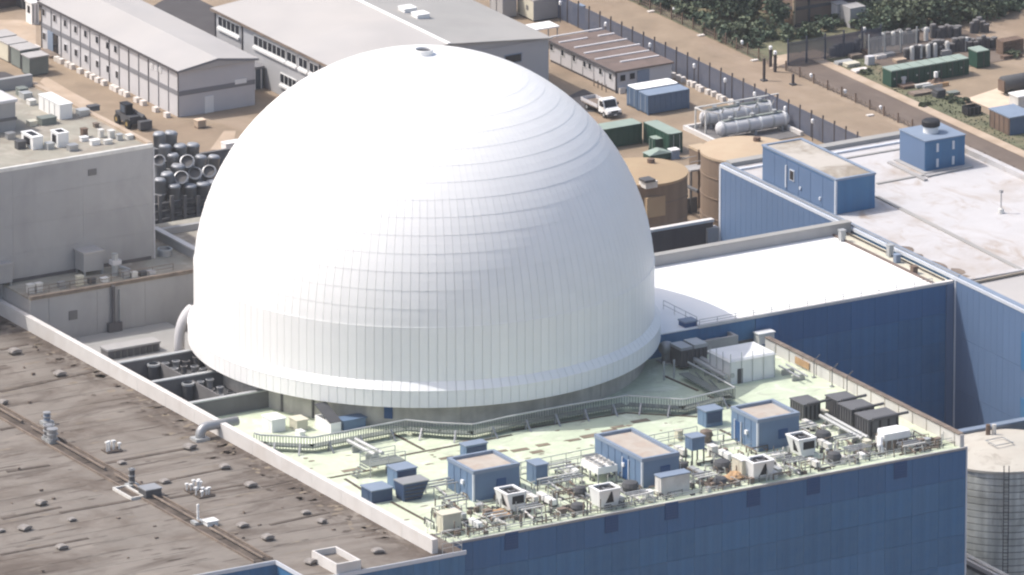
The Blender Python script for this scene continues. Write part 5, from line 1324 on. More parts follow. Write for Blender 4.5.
# ------------------------------------------------------------------ prefab block with battened roof
px_, py_, pdx, pdy, pdz = 123.2, 167.1, 7.9, 16.0, 2.65
pf = thing('prefab_block', 'low prefab block with dark roof striped by pale battens', 'building', (px_,py_,0))
MB().box(px_,py_,.3,px_+pdx,py_+pdy,pdz).build('wall', 'wall_cabin', pf); MB().box(px_-.25,py_-.25,pdz,px_+pdx+.25,py_+pdy+.25,pdz+.2).build('roof', 'roof_prefab', pf)
MB().box(px_+.1,py_+.1,0,px_+pdx-.1,py_+pdy-.1,.3).build('base', 'trim_dark', pf); MB().box(px_-.32,py_-.25,pdz-.1,px_-.25,py_+pdy+.25,pdz+.2).build('gutter', 'trim_dark', pf)
for (xa, ya), (xb, yb) in (((551,37.5),(602,28.8)),((559.5,43),(587,38)),((598,36.3),(614.5,33.8)),((574.5,48),(627,39.5)),((584.5,53.8),(639.5,44.5)),((595.8,60),(648.3,50.5)),((619.5,62),(659.5,56.3))):
    p, q = at(xa, ya, pdz+.2), at(xb, yb, pdz+.2); yy = (p[1]+q[1])/2
    MB().box(p[0],yy-.16,pdz+.2,q[0],yy+.16,pdz+.32).build('batten', 'wall_cabin', pf)
for px, py in ((552,47.5),(563,53),(574.5,58.5),(585,64),(590.3,66.5),(601,71.7),(611,76.7)):
    _, y, z = atx(px, py, px_); window(pf, 'x', px_, y, z-.3, .6, .7, 'white_paint')
for px, py in ((622.5,78),(632,76)):
    x, _, z = aty(px, py, py_); window(pf, 'y', py_, x, z-.35, .7, .75, 'wall_cabin')
x, _, z = aty(643, 79, py_); MB().box(x-.85,py_-.1,.3,x+.85,py_-.02,2.4).build('door', 'blue_grey', pf)
for k in range(1, 6): MB().box(px_-.05,py_+k*2.65,.3,px_,py_+k*2.65+.06,pdz-.1).build('joint_strip', 'band_grey', pf)
MB().box(px_-.08,py_-.08,0,px_+.1,py_+.1,pdz).build('corner_strip', 'trim_dark', pf)
for i, (px, py) in enumerate(((594,86),(598,88),(602,90),(606,92))):
    x, y, _ = at(px, py, 0); tag(MB().tube([(x,y,0),(x,y,.95)], .07, 6).build('bollard', 'plant_brown'), 'thin brown bollard in the row before the prefab block', 'bollard', 'bollards before the prefab block')
x, y, _ = at(620, 94, 0); tag(MB().box(x,y,0,x+.8,y+.7,.7).build('ballast_block', 'block_white'), 'white block at the near corner of the prefab block', 'block')

# grey boxes at the top
t = cabin(534, 22, 4.6, 4.0, 2.7, 'grey plant cabin with cream end at the top edge', m='wall_grey', top='roof_grey', strips=2, name='plant_cabin')
x, y, _ = at(534, 22, 0); MB().box(x-.06,y+.1,.2,x,y+3.9,2.6).build('end_panel', 'cream', t); MB().box(x-.1,y+1.3,1.2,x-.05,y+1.8,1.8).build('window', 'wall_grey_dark', t)
t = cabin(503, 19, 2.0, 3.2, 3.2, 'narrow grey plant cabin left of the cream ended one', m='wall_grey', top='roof_grey', strips=2, name='plant_cabin')
x, y, z = at(536, 30, 2.4); t = thing('canopy', 'flat white canopy between the office building and prefab block', 'canopy', (x,y,0))
MB().box(x,y,2.3,x+3.4,y+2.6,2.45).build('sheet', 'roof_white', t)
for a in (.1,3.1):
    for c in (.1,2.3): MB().box(x+a,y+c,0,x+a+.12,y+c+.12,2.3).build('post', 'steel', t)
x, y, _ = at(577, 25, 0); t = thing('portable_toilet', 'dark blue portable toilet by the fence at the top', 'toilet', (x,y,0))
MB().box(x,y,.1,x+1.2,y+1.2,2.2).build('cabin', 'blue_container', t); MB().box(x-.05,y-.05,2.2,x+1.25,y+1.25,2.35).build('roof', 'blue_grey', t); MB().box(x-.04,y+.2,.2,x,y+1.0,2.0).build('door', 'blue_dark', t)
# containers
def container(px, py, dx, dy, dz, m, top, label, ribs=8):
    x, y, _ = at(px, py, 0); t = thing('shipping_container', label, 'container', (x,y,0))
    MB().box(x+.05,y+.05,.12,x+dx-.05,y+dy-.05,dz-.05).build('body', m, t); MB().box(x,y,dz-.06,x+dx,y+dy,dz).build('roof', top, t)
    long_x = dx > dy
    for k in range(ribs):
        if long_x: a = x+.25+k*(dx-.6)/(ribs-1); MB().box(a,y,.25,a+.18,y+.05,dz-.15).build('rib', m, t)
        else: a = y+.25+k*(dy-.6)/(ribs-1); MB().box(x,a,.25,x+.05,a+.18,dz-.15).build('rib', m, t)
    if long_x:
        for c in (0, .5):
            d = MB().box(x-.01,y+.15+c*(dy-.2),.25,x+.05,y+.05+c*(dy-.2)+dy*.46,dz-.15).build('door', m, t); MB().box(x-.04,y+.6+c*(dy-.2),.3,x-.01,y+.66+c*(dy-.2),dz-.2).build('lock_bar', 'galv', d)
    else:
        for c in (0, .5):
            d = MB().box(x+.15+c*(dx-.2),y-.01,.25,x+.05+c*(dx-.2)+dx*.46,y+.05,dz-.15).build('door', m, t); MB().box(x+.6+c*(dx-.2),y-.04,.3,x+.66+c*(dx-.2),y-.01,dz-.2).build('lock_bar', 'galv', d)
    for a in (0, dx-.16):
        for c in (0, dy-.16): MB().box(x+a,y+c,0,x+a+.16,y+c+.16,dz+.01).build('corner_post', m, t)
    return t
container(648, 115.5, 5.9, 2.44, 2.5, 'blue_container', 'blue_grey', 'blue grey container in front of the white roofed one')
container(637, 110.2, 5.9, 2.44, 2.6, 'blue_container', 'roof_white', 'dark blue container with white roof by the prefab block')
container(599, 151, 6.06, 2.44, 2.6, 'green_box', 'green_lid', 'green container partly hidden by the right shoulder of the dome')
container(669, 155, 1.9, 6.0, 2.6, 'green_box', 'green_lid', 'green container end on, beside the tall gap near the tanks')
container(655, 153, 2.6, 1.5, 1.7, 'green_box', 'green_lid', 'short green container before the end on one', 4)
x, y, _ = at(650, 163, 0); t = thing('green_skip', 'low green lidded skip behind the left round tank', 'skip', (x,y,0))
MB().box(x,y,.1,x+2.9,y+1.6,.9).build('body', 'green_box', t)
b = MB(); b.v = [(x-.1,y-.1,.9),(x+3.0,y-.1,.9),(x+3.0,y+1.7,.9),(x-.1,y+1.7,.9),(x+1.4,y+.2,1.35),(x+1.8,y+1.4,1.35)]; b.f = [(0,1,4),(1,5,4),(1,2,5),(2,3,5),(3,4,5),(3,0,4)]; b.build('cover', 'green_lid', t)
x, y, _ = at(672, 160, 0); t = thing('white_bin', 'pale box beside the low green skip', 'bin', (x,y,0)); MB().box(x,y,0,x+1.1,y+1.0,1.1).build('body', 'blue_grey', t); MB().box(x-.05,y-.05,1.1,x+1.15,y+1.05,1.2).build('lid', 'white_paint', t)

# ------------------------------------------------------------------ white flatbed truck, nose towards the viewer's right
x, y, _ = at(607.5, 120, 0)
tr = thing('flatbed_truck', 'white flatbed truck parked beyond the right shoulder of the dome', 'truck', (x,y,0))
b = MB(); sec = [(0,.55),(0,1.05),(.85,1.2),(1.35,2.15),(2.25,2.15),(2.25,.55)]    # cab side profile (y, z)
n = len(sec); b.v = [(x+.05,y+p,z) for p, z in sec]+[(x+1.95,y+p,z) for p, z in sec]
b.f = [tuple(range(n))[::-1], tuple(range(n, 2*n))]+[(i,(i+1)%n,(i+1)%n+n,i+n) for i in range(n)]
cb = b.build('cab', 'white_paint', tr)
b = MB(); b.v = [(x+.18,y+.86,1.25),(x+1.82,y+.86,1.25),(x+1.78,y+1.27,2.05),(x+.22,y+1.27,2.05)]; b.v = [(a,c-.03,d+.02) for a, c, d in b.v]; b.f = [(0,1,2,3)]; b.build('windscreen', 'window_dark', cb)
MB().box(x+.03,y+1.25,1.3,x+.06,y+2.0,1.95).build('side_window', 'window_dark', cb)
MB().box(x+.25,y-.04,.72,x+1.75,y+.01,1.0).build('grille', 'dark_grey', tr); MB().box(x,y-.12,.4,x+2,y+.1,.68).build('bumper', 'dark_grey', tr)
for a in (.12, 1.5): MB().box(x+a,y-.05,.8,x+a+.38,y+.02,1.02).build('headlight', 'lamp_white', tr)
MB().box(x+.85,y-.14,.45,x+1.25,y-.12,.6).build('number_plate', 'white_paint', tr)
MB().box(x+.3,y+2.2,.55,x+1.7,y+6.2,.8).build('chassis', 'dark_grey', tr)
bed = MB().box(x-.05,y+2.35,.8,x+2.05,y+6.3,.95).build('bed', 'plant_brown', tr); MB().box(x-.05,y+2.35,.95,x+.03,y+6.3,1.35).box(x+1.97,y+2.35,.95,x+2.05,y+6.3,1.35).box(x+.03,y+6.22,.95,x+1.97,y+6.3,1.35).build('dropside', 'wall_cabin', bed); MB().box(x+.03,y+2.35,.95,x+1.97,y+2.45,1.9).build('headboard', 'wall_grey', bed)
for a in (.02, 1.72):
    for c in (.95, 5.0):
        wl = MB().tube([(x+a,y+c,.4),(x+a+.26,y+c,.4)], .4, 12).build('wheel', 'tyre', tr); MB().tube([(x+a-.02,y+c,.4),(x+a+.28,y+c,.4)], .2, 8).build('rim', 'galv', wl)
for a in (-.2, 2.0): MB().box(x+a,y+1.0,1.4,x+a+.2,y+1.1,1.75).build('mirror', 'black', tr)

# ------------------------------------------------------------------ white tanks in a bund
def lying_tank(px, py, L_, r, label):
    x, y, _ = at(px, py, 0); t = thing('horizontal_tank', label, 'tank', (x,y,0))
    zc = r+.45
    b = MB(); prof = [(0,.02),(.1,r*.5),(.3,r*.85),(.6,r),(L_-.6,r),(L_-.3,r*.85),(L_-.1,r*.5),(L_,.02)]
    b.tube([(x+a,y+r,zc) for a, _ in prof], [q for _, q in prof], 18); b.build('shell', 'tank_white', t, smooth=True)
    for k in range(6): a = .8+k*(L_-1.6)/5; MB().tube([(x+a-.12,y+r,zc),(x+a+.12,y+r,zc)], r+.06, 18).build('band', 'white_paint' if k % 2 else 'galv', t, smooth=False)
    for a in (1.0, L_/2, L_-1.3): MB().box(x+a,y+.2,0,x+a+.3,y+2*r-.2,r*.6+.1).build('saddle', 'wall_grey', t)
    MB().box(x+1,y+r-.3,zc+r,x+L_-1,y+r+.3,zc+r+.12).build('walkway', 'mesh_grey', t)
    for k in range(3): MB().lathe((x+2+k*(L_-4)/2,y+r,zc+r+.1), [(.3,0),(.3,.35),(.01,.4)], 10).build('manhole', 'galv', t)
    return x, y
x, y = lying_tank(704, 131, 10.4, .88, 'white horizontal tank of the pair, nearer the perimeter fence')
x, y = lying_tank(720, 142, 10.2, .88, 'white horizontal tank of the pair, nearer the round tanks')
x, y, _ = at(697, 141, 0)
t = thing('loading_gantry', 'white steel loading frame at the end of the white tanks', 'frame', (x,y,0))
x, y, _ = at(706, 134, 0)
for a, c in ((-.2,-.2),(-.2,2.2),(11.5,2.2)): MB().box(x+a,y+c,0,x+a+.16,y+c+.16,2.7).build('post', 'white_dirty', t)
MB().box(x-.2,y-.2,2.7,x,y+2.4,2.82).box(x,y+2.2,2.7,x+11.7,y+2.4,2.82).build('top_beam', 'white_dirty', t)
for k in range(5): MB().tube([(x+.5+k*2.4,y+2.2,.2),(x+.7+k*2.4,y+1.0,2.5),(x+1.4+k*2.4,y-.6,2.5),(x+1.5+k*2.4,y-.8,.3)], .11, 5).build('hose_pipe', 'galv' if k % 2 else 'wall_grey', t)
x, y, _ = at(692, 129, 0)
t = thing('bund_wall', 'low pale bund wall round the white horizontal tanks', 'wall', (x,y,0))
MB().box(122.2,140.0,0,122.6,149.6,.55).build('wall_length', 'parapet_white', t); MB().box(122.6,149.2,0,134.6-1.2,149.6,.55).build('wall_length', 'parapet_white', t); MB().box(133.0,140,0,133.4,149.2,.55).build('wall_length', 'parapet_white', t)
MB().box(122.6,140.0,0,133,149.2,.08).build('bund_floor', 'wall_grey_dark', t)

# ------------------------------------------------------------------ perimeter fence (palisade), lamps, blocks
def fence(name, label, x, y0, y1, h, step, m, pm, pale=.28, axis='y'):
    t = thing(name, label, 'fence', (x,y0,0) if axis == 'y' else (y0,x,0))
    n = max(1, round((y1-y0)/step)); st = (y1-y0)/n
    b = MB(); k = 0; yy = .1
    while yy < st-.05:
        if axis == 'y': b.box(-.02,yy,.05,.02,yy+.09,h)
        else: b.box(yy,-.02,.05,yy+.09,.02,h)
        yy += pale
    for z in (.35, h-.35):
        if axis == 'y': b.box(.02,0,z,.06,st,z+.06)
        else: b.box(0,.02,z,st,.06,z+.06)
    me = b.mesh('fence_panel', m); po = MB().box(-.07,-.07,0,.07,.07,h+.45).mesh('fence_post', pm)
    o = WO[t.name]
    for k in range(n+1):
        p = (0, k*st, 0) if axis == 'y' else (k*st, 0, 0)
        instance(po, 'fence_post', t, p)
        if k < n: instance(me, 'fence_panel', t, p)
    return t
fence('perimeter_fence', 'tall dark steel palisade fence running down beside the gravel track', 133.9, 110, 210, 3.0, 2.6, 'fence_steel', 'pole_dark', .17)
fence('track_fence', 'low rusty wire fence between the gravel track and scrub', 145.8, 168, 215, 1.1, 2.6, 'plant_brown', 'timber', .5)
fence('screen_fence', 'dark navy screen fence below the brown warehouse', 166.5, 147.5, 161, 3.0, 2.7, 'fence_dark', 'fence_dark', .14, 'x')
fence('yard_fence', 'pale grey mesh fence at the corner of the storage yard', 164.5, 158, 165, 2.6, 2.4, 'wall_grey', 'galv', .2, 'x')
fence('road_fence', 'thin dark post fence along the left of the brown road', 146.3, 100, 165, .8, 3.2, 'plant_brown', 'timber', .9)
def lamp_post(px, py, h, label, m='wall_grey', heads=1, group=None, head=.26):
    x, y, _ = at(px, py, 0); t = thing('lamp_post', label, 'lamp post', (x,y,0), group)
    MB().tube([(x,y,0),(x,y,h)], .07, 6).build('pole', m, t)
    for k in range(heads): MB().box(x-head+k*.9,y-head,h,x+head+k*.9,y+head,h+head*2.2).build('lamp_head', 'lamp_white', t)
for px, py in ((568,21),(609.5,43),(653,64),(696,85),(724.5,100),(753,114),(783,128.5),(810,141.5)):
    x, y, _ = at(px, py, 0); y_ = y
    t = thing('lamp_post', 'short lamp post with white head along the palisade fence', 'lamp post', (133.2,y_,0), 'lamps along the palisade fence')
    MB().tube([(133.2,y_,0),(133.2,y_,2.2)], .06, 5).build('pole', 'pole_dark', t); MB().lathe((133.2,y_,2.2), [(.08,0),(.19,.12),(.19,.5),(.08,.6),(.01,.6)], 8).build('lamp_head', 'lamp_white', t)
for px, py in ((674,15),(709,32),(742,48)):
    x, y, _ = at(px, py, 0); t = thing('lamp_post', 'short lamp post with white head at the scrub edge of the track', 'lamp post', (x,y,0), 'lamps along the scrub edge')
    MB().tube([(x,y,0),(x,y,.5)], .06, 5).build('pole', 'pole_dark', t); MB().lathe((x,y,.4), [(.08,0),(.19,.12),(.19,.5),(.08,.6),(.01,.6)], 8).build('lamp_head', 'lamp_white', t)
for px, py in ((811,80),(845,96),(880.5,112)):
    x, y, _ = at(px, py, 0); t = thing('lamp_post', 'short lamp post with white head beside the brown road', 'lamp post', (x,y,0), 'lamps beside the brown road')
    MB().tube([(x,y,0),(x,y,.4)], .06, 5).build('pole', 'pole_dark', t); MB().lathe((x,y,.3), [(.08,0),(.19,.12),(.19,.45),(.08,.55),(.01,.55)], 8).build('lamp_head', 'lamp_white', t)
for (px, py), lab in zip(((770.5,67),(775,72)), ('dark post with white floodlight, left of the pair at the road end','dark post with white floodlight, right of the pair at the road end')):
    x, y, _ = at(px, py, 0); t = thing('floodlight_post', lab, 'lamp post', (x,y,0))
    MB().box(x-.15,y-.15,0,x+.15,y+.15,2.2).build('pole', 'pole_dark', t); MB().lathe((x,y,2.2), [(.08,0),(.23,.12),(.23,.45),(.08,.55),(.01,.55)], 8).build('lamp_head', 'lamp_white', t)
for (px, py, h), lab in zip(((764,81,2.9),(793,85,1.4),(757,14,3.4)), ('dark post on the gravel track below the floodlights','short dark post with wide foot on the gravel track','dark pole before the brown warehouse')):
    x, y, _ = at(px, py, 0); t = thing('track_post', lab, 'post', (x,y,0))
    MB().box(x-.13,y-.13,0,x+.13,y+.13,h).build('pole', 'pole_dark', t); MB().box(x-.35,y-.35,0,x+.35,y+.35,.2).build('foot', 'dark_grey', t)
me_b = MB().box(0,0,0,.6,.6,.6).mesh('ballast_block', 'block_white')
for px, py in ((677,75),(680,77),(686,79),(690,81),(696,85),(699.5,86.5),(705,89),(709,91),(714.5,94),(719,96),(725,99),(729,101),(735,104),(738.5,106),(667,70),(671,72)):
    x, y, _ = at(px, py, 0); o = bpy.data.objects.new('ballast_block', me_b); C.objects.link(o); o.location = (132.4+random.uniform(-.1,.1),y,0); o.rotation_euler = (0,0,random.uniform(-.3,.3))
    tag(o, 'pale concrete ballast block at the foot of the palisade fence', 'block', 'ballast blocks along the palisade fence')
me_c = MB().box(-.45,-.25,0,.45,.25,.14).mesh('white_slab', 'block_white')
for (px, py), lab in zip(((651,12),(701,36),(754.5,61),(870,116)), ('farthest','second farthest','just left of the floodlight posts','nearest the blue hall')):
    x, y, _ = at(px, py, 0); o = bpy.data.objects.new('white_slab', me_c); C.objects.link(o); o.location = (x,y,0.04); tag(o, 'small white slab on the edge of the gravel track, '+lab, 'slab')

# ------------------------------------------------------------------ brown warehouse
wx, wy = 157.3, 181.0
t = thing('brown_warehouse', 'brown clad warehouse with a dark string course at the top edge', 'building', (wx,wy,0))
MB().box(wx+.05,wy+.05,0,wx+42,wy+45,7).build('wall', 'warehouse', t); MB().box(wx-.2,wy-.2,7,wx+42.2,wy+45.2,7.3).build('roof', 'roof_grey', t)
for k in range(7):
    MB().box(wx+.1+k*6,wy-.02,.3,wx+6+k*6,wy+.05,2.1).build('cladding_panel', 'warehouse', t); MB().box(wx+.1+k*6,wy-.02,2.5,wx+6+k*6,wy+.05,6.9).build('cladding_panel', 'warehouse', t)
MB().box(wx-.08,wy-.08,2.1,wx+42,wy,2.5).box(wx-.08,wy,2.1,wx,wy+45,2.5).build('string_course', 'trim_dark', t)
MB().box(wx-.12,wy-.12,0,wx+.15,wy+.15,7).build('corner_post', 'tank_pink', t)
for k in (2.0, 16.6): MB().box(wx+k,wy-.14,0,wx+k+.3,wy-.03,7).build('downpipe', 'trim_dark', t)
MB().box(wx,wy-.5,0,wx+42,wy-.05,.3).build('foot_shade_strip', 'dark_grey', t)  # dark strip painted in for the shadow along the wall foot
x, y, z = aty(834.5, 22, wy-1.0)
t = thing('grey_tower', 'pale grey square tower standing against the brown warehouse', 'tower', (x,wy-1.6,0))
MB().box(x,wy-1.6,0,x+1.5,wy-.2,z+2.3).build('shaft', 'wall_cabin', t); MB().box(x-.08,wy-1.68,z+2.3,x+1.58,wy-.12,z+2.45).build('cap', 'wall_grey', t)
MB().box(x+.3,wy-4.2,0,x+2.6,wy-1.9,2.6).build('annex', 'wall_grey', t)

# ------------------------------------------------------------------ trees and scrub
def crown_mesh(cx, cy, z0, h, rx_, ry_, n, ls, seed, m):
    r_ = random.Random(seed); b = MB(); cl = []
    for i in range(max(5, n//42)):
        while True:
            u, v_, w_ = r_.uniform(-1,1), r_.uniform(-1,1), r_.uniform(-1,1)
            if u*u+v_*v_+w_*w_ < 1: break
        cl.append((cx+u*rx_*.8, cy+v_*ry_*.8, z0+h*(.5+.45*w_), r_.uniform(.28,.5)))
    for i in range(n):
        c = cl[r_.randrange(len(cl))]; s_ = c[3]*min(rx_, ry_, h*.6)
        p = (c[0]+r_.gauss(0,s_*.55), c[1]+r_.gauss(0,s_*.55), max(.05, c[2]+r_.gauss(0,s_*.5)))
        a, e_ = r_.uniform(0, 2*pi), r_.uniform(-1.2,1.2); l_ = ls*r_.uniform(.6,1.4)
        u = (cos(a)*l_, sin(a)*l_, 0); v_ = (-sin(a)*sin(e_)*l_*.7, cos(a)*sin(e_)*l_*.7, cos(e_)*l_*.7)
        b.quad(*[tuple(p[k]+su*u[k]+sv*v_[k] for k in range(3)) for su, sv in ((-.5,-.5),(.5,-.5),(.6,.5),(-.4,.6))])
    return b
def tree(px, py, h, r, label, seed, m='leaf_a', n=1100, cat='tree', name='tree', group=None, low=.12):
    x, y, _ = at(px, py, 0); t = thing(name, label, cat, (x,y,0), group)
    tk_ = MB().tube([(x,y,0),(x+.1,y,h*.35),(x,y+.1,h*.75)], [.035*h+.04,.025*h+.03,.01*h+.02], 7)
    for k in range(5):
        a = k*1.3+seed; z_ = h*(.25+.1*k); tk_.tube([(x,y,z_),(x+r*.6*cos(a),y+r*.6*sin(a),z_+h*.2)], [.018*h,.006*h], 5)
    tk_.build('trunk', 'bark', t); crown_mesh(x, y, h*low, h*(1-low), r, r, n, .34, seed, m).build('crown', m, t)
TL = [(712,16,5.5,2.6,'dark tree, leftmost of the three dark trees by the track'),(730,20,6.0,2.8,'dark tree, middle of the three dark trees by the track'),(748,22,5.5,2.4,'dark tree, rightmost of the three dark trees by the track'),
      (722,4,6,3,'dark tree behind the three by the track, at the top edge'),(690,4,3.6,2.6,'bushy tree at the top edge above the track'),(660,-2,3.2,2.8,'bushy tree at the top edge, farthest up the track'),
      (777,28,4.4,1.5,'conical green tree in front of the warehouse corner')]
for i, (px, py, h, r, lab) in enumerate(TL): tree(px, py, h, r, lab, 11+i, 'leaf_a', 1700 if i < 4 else 1200)
BL = [(668,10,1.6,2.2),(684,17,1.5,2.2),(702,24,1.4,2.0),(716,33,1.6,1.9),(730,40,1.5,2.0),(745,36,2.0,2.6),(760,38,1.8,2.4),(776,38,1.6,2.6),(792,37,1.5,2.4),(808,35,1.4,2.2),(824,30,1.6,2.4),(846,25,1.8,2.4),(752,46,1.0,1.6),(737,46,1.0,1.5),(650,3,1.4,2.0)]
PL = ['farthest up the track','second from the top along the track','third from the top along the track','fourth from the top along the track','fifth from the top along the track','left of the conical tree','just left below the conical tree','at the foot of the conical tree','under the warehouse corner','under the warehouse wall, left part','beside the grey tower','right of the grey tower','at the left end of the navy screen fence','at the lamp left of the navy screen fence','in the top edge gap above the track']
for i, ((px, py, h, r), pl) in enumerate(zip(BL, PL)): tree(px, py, h, r, 'low green bush '+pl, 40+i, 'leaf_b' if i % 2 else 'leaf_a', 700, 'bush', 'bush', 'bushes along the track', .0)
GB = [(878,30,2.6,3.2),(896,27,3.4,3.6),(914,25,3.8,3.8),(934,23,4.0,4.0),(954,21,3.8,4.0),(974,18,3.4,3.8),(992,14,3.0,3.2),(884,14,3.2,3.4),(905,8,3.6,3.8),(930,5,3.8,4),(958,3,3.6,4),(985,0,3.4,3.6),(1008,8,2.6,3.0),(1020,0,2.8,3.0),(868,18,2.4,2.6)]
PG = ['front row, leftmost','front row, second from the left','front row, third from the left','front row, middle','front row, third from the right','front row, second from the right','front row, rightmost','back row, leftmost','back row, second from the left','back row, middle','back row, second from the right','back row, rightmost','dark, at the right end above the bare ground','in the top right corner','beside the warehouse, leftmost of all']
for i, ((px, py, h, r), pl) in enumerate(zip(GB, PG)): tree(px, py, h, r, 'bushy thicket tree behind the yard: '+pl, 70+i, 'leaf_b' if i % 3 else 'leaf_a', 1500, 'tree', 'bushy_tree', 'trees of the thicket behind the yard', .0)
for i, (px, py, h, r, lab) in enumerate(((950,101,.7,1.3,'green bush on the sand beyond the hall vent'),(964,103,.5,1.0,'green bush left of the dark skip'),(925,106,.3,.9,'grassy tuft beside the junk pile'),(1012,57,.7,1.6,'green tuft below the brown block stack'),(866,74,.6,.8,'small tuft at the yard corner'))):
    tree(px, py, h, r, lab, 120+i, 'leaf_b', 420, 'bush', 'bush', None, .0)
# grass tufts on the verges: one mass
b = MB(); rg = random.Random(5)
for i in range(2600):
    x, y = rg.uniform(153.2,157.4), rg.uniform(90,169)
    if rg.random() < .35: x, y = rg.uniform(146,200), rg.uniform(170,215)
    h = rg.uniform(.06,.2); a = rg.uniform(0,pi); w_ = rg.uniform(.06,.16)
    b.quad((x-cos(a)*w_,y-sin(a)*w_,.03),(x+cos(a)*w_,y+sin(a)*w_,.03),(x+cos(a)*w_*.5,y+sin(a)*w_*.5,h),(x-cos(a)*w_*.5,y-sin(a)*w_*.5,h))
o = tag(b.build('rough_grass', 'leaf_b'), 'rough grass on the verges beside the brown road', 'grass'); o['kind'] = 'stuff'

# ------------------------------------------------------------------ storage yard
def green_store(px, py, dx, label):
    x, y, _ = at(px, py, 0); t = thing('green_store', label, 'container', (x,y,0))
    MB().box(x+.04,y,.1,x+dx-.04,y+1.9,2.05).build('body', 'green_box', t); MB().box(x,y-.06,2.05,x+dx-.1,y+2.0,2.2).build('lid', 'green_lid', t)
    MB().box(x+dx*.45,y-.05,.2,x+dx*.55,y,1.95).build('door_seam', 'trim_dark', t); MB().box(x+dx*.2,y-.06,1.0,x+dx*.3,y,1.2).build('handle', 'galv', t)
NS = ('leftmost','second from the left','third from the left','middle','third from the right','second from the right','rightmost')
x, y, _ = at(891, 88, 0)
for k in range(7):
    X = x+k*1.62; t = thing('green_store', 'green lidded store in the long yard row, '+NS[k], 'container', (X,y,0), 'green stores in the yard row')
    MB().box(X+.03,y,.1,X+1.59,y+2.0,2.05).build('body', 'green_box', t); MB().box(X,y-.06,2.05,X+1.5,y+2.1,2.2).build('lid', 'green_lid', t)
    MB().box(X+.75,y-.05,.2,X+.85,y,1.95).build('door_seam', 'trim_dark', t); MB().box(X+.4,y-.06,1.0,X+.55,y,1.2).build('handle', 'galv', t)
x, y, _ = at(977, 69, 0); t = thing('green_store', 'single green store standing right of the long row', 'container', (x,y,0))
MB().box(x,y,.1,x+1.9,y+2.0,2.1).build('body', 'green_box', t); MB().box(x-.06,y-.06,2.1,x+1.7,y+2.1,2.25).build('lid', 'green_lid', t); MB().box(x+.9,y-.05,.2,x+1.0,y,2.0).build('door_seam', 'trim_dark', t)
def drum_proto():
    t = thing('upright_drum', 'x', 'drum', (0,0,0), 'upright drums in the storage yard')
    MB().lathe((0,0,0), [(.36,0),(.36,1.35),(.3,1.45),(.01,1.45)], 10).build('shell', 'steel_dark', t); MB().lathe((0,0,0), [(.37,1.2),(.4,1.25),(.4,1.45),(.31,1.5),(.01,1.5)], 10).build('lid', 'wall_grey_dark', t)
    return t
dp = drum_proto(); fst = True
rr_ = random.Random(9)
ROWS = [((876,46),(917,41),15,'back left row'),((933,39),(958,35),10,'back right row'),((972,33),(986,31),5,'back row right end'),((906,59),(940,55),12,'front row'),((942,53),(968,50),9,'front right row'),((969,52),(994,47),8,'front row right end'),((832,56),(858,52),8,'left row by the pale fence')]
for (p, q, n, lab) in ROWS:
    for k in range(n):
        f = k/(n-1); x, y, _ = at(p[0]+(q[0]-p[0])*f, p[1]+(q[1]-p[1])*f+rr_.uniform(-1.2,1.2), 0)
        l_ = 'dark upright drum standing in the %s of the storage yard' % lab
        if fst: dp.location = (x,y,0); dp['label'] = l_; fst = False; d_ = dp
        else: d_ = copy_tree(dp, (x,y,0), 0, l_)
        s_ = rr_.uniform(.8,1.25); d_.scale = (s_, s_, rr_.uniform(.75,1.3))
me_d = MB().lathe((0,0,0), [(.3,0),(.3,1.6),(.22,1.75),(.01,1.75)], 8).mesh('white_cylinder', 'white_dirty')
for (px, py) in ((882,45.5),(893,44.5),(901,43.5),(926,40),(912,59),(920,57.5),(928,57),(935,56),(947,54),(966,50),(864,40)):
    x, y, _ = at(px, py+.8, 0); o = bpy.data.objects.new('white_cylinder', me_d); C.objects.link(o); o.location = (x,y,0); tag(o, 'pale upright cylinder among the dark drums of the storage yard', 'cylinder', 'pale cylinders in the storage yard')
x, y, _ = at(862, 49, 0); t = thing('cable_reel', 'cream disc of a cable reel on edge at the yard corner', 'cable reel', (x,y,0))
MB().tube([(x,y,1.0),(x+.25,y,1.0)], 1.0, 16).build('flange', 'cream', t); MB().tube([(x+.25,y,1.0),(x+.9,y,1.0)], .5, 12).build('core', 'timber', t); MB().tube([(x+.9,y,1.0),(x+1.05,y,1.0)], 1.0, 16).build('flange', 'timber', t)
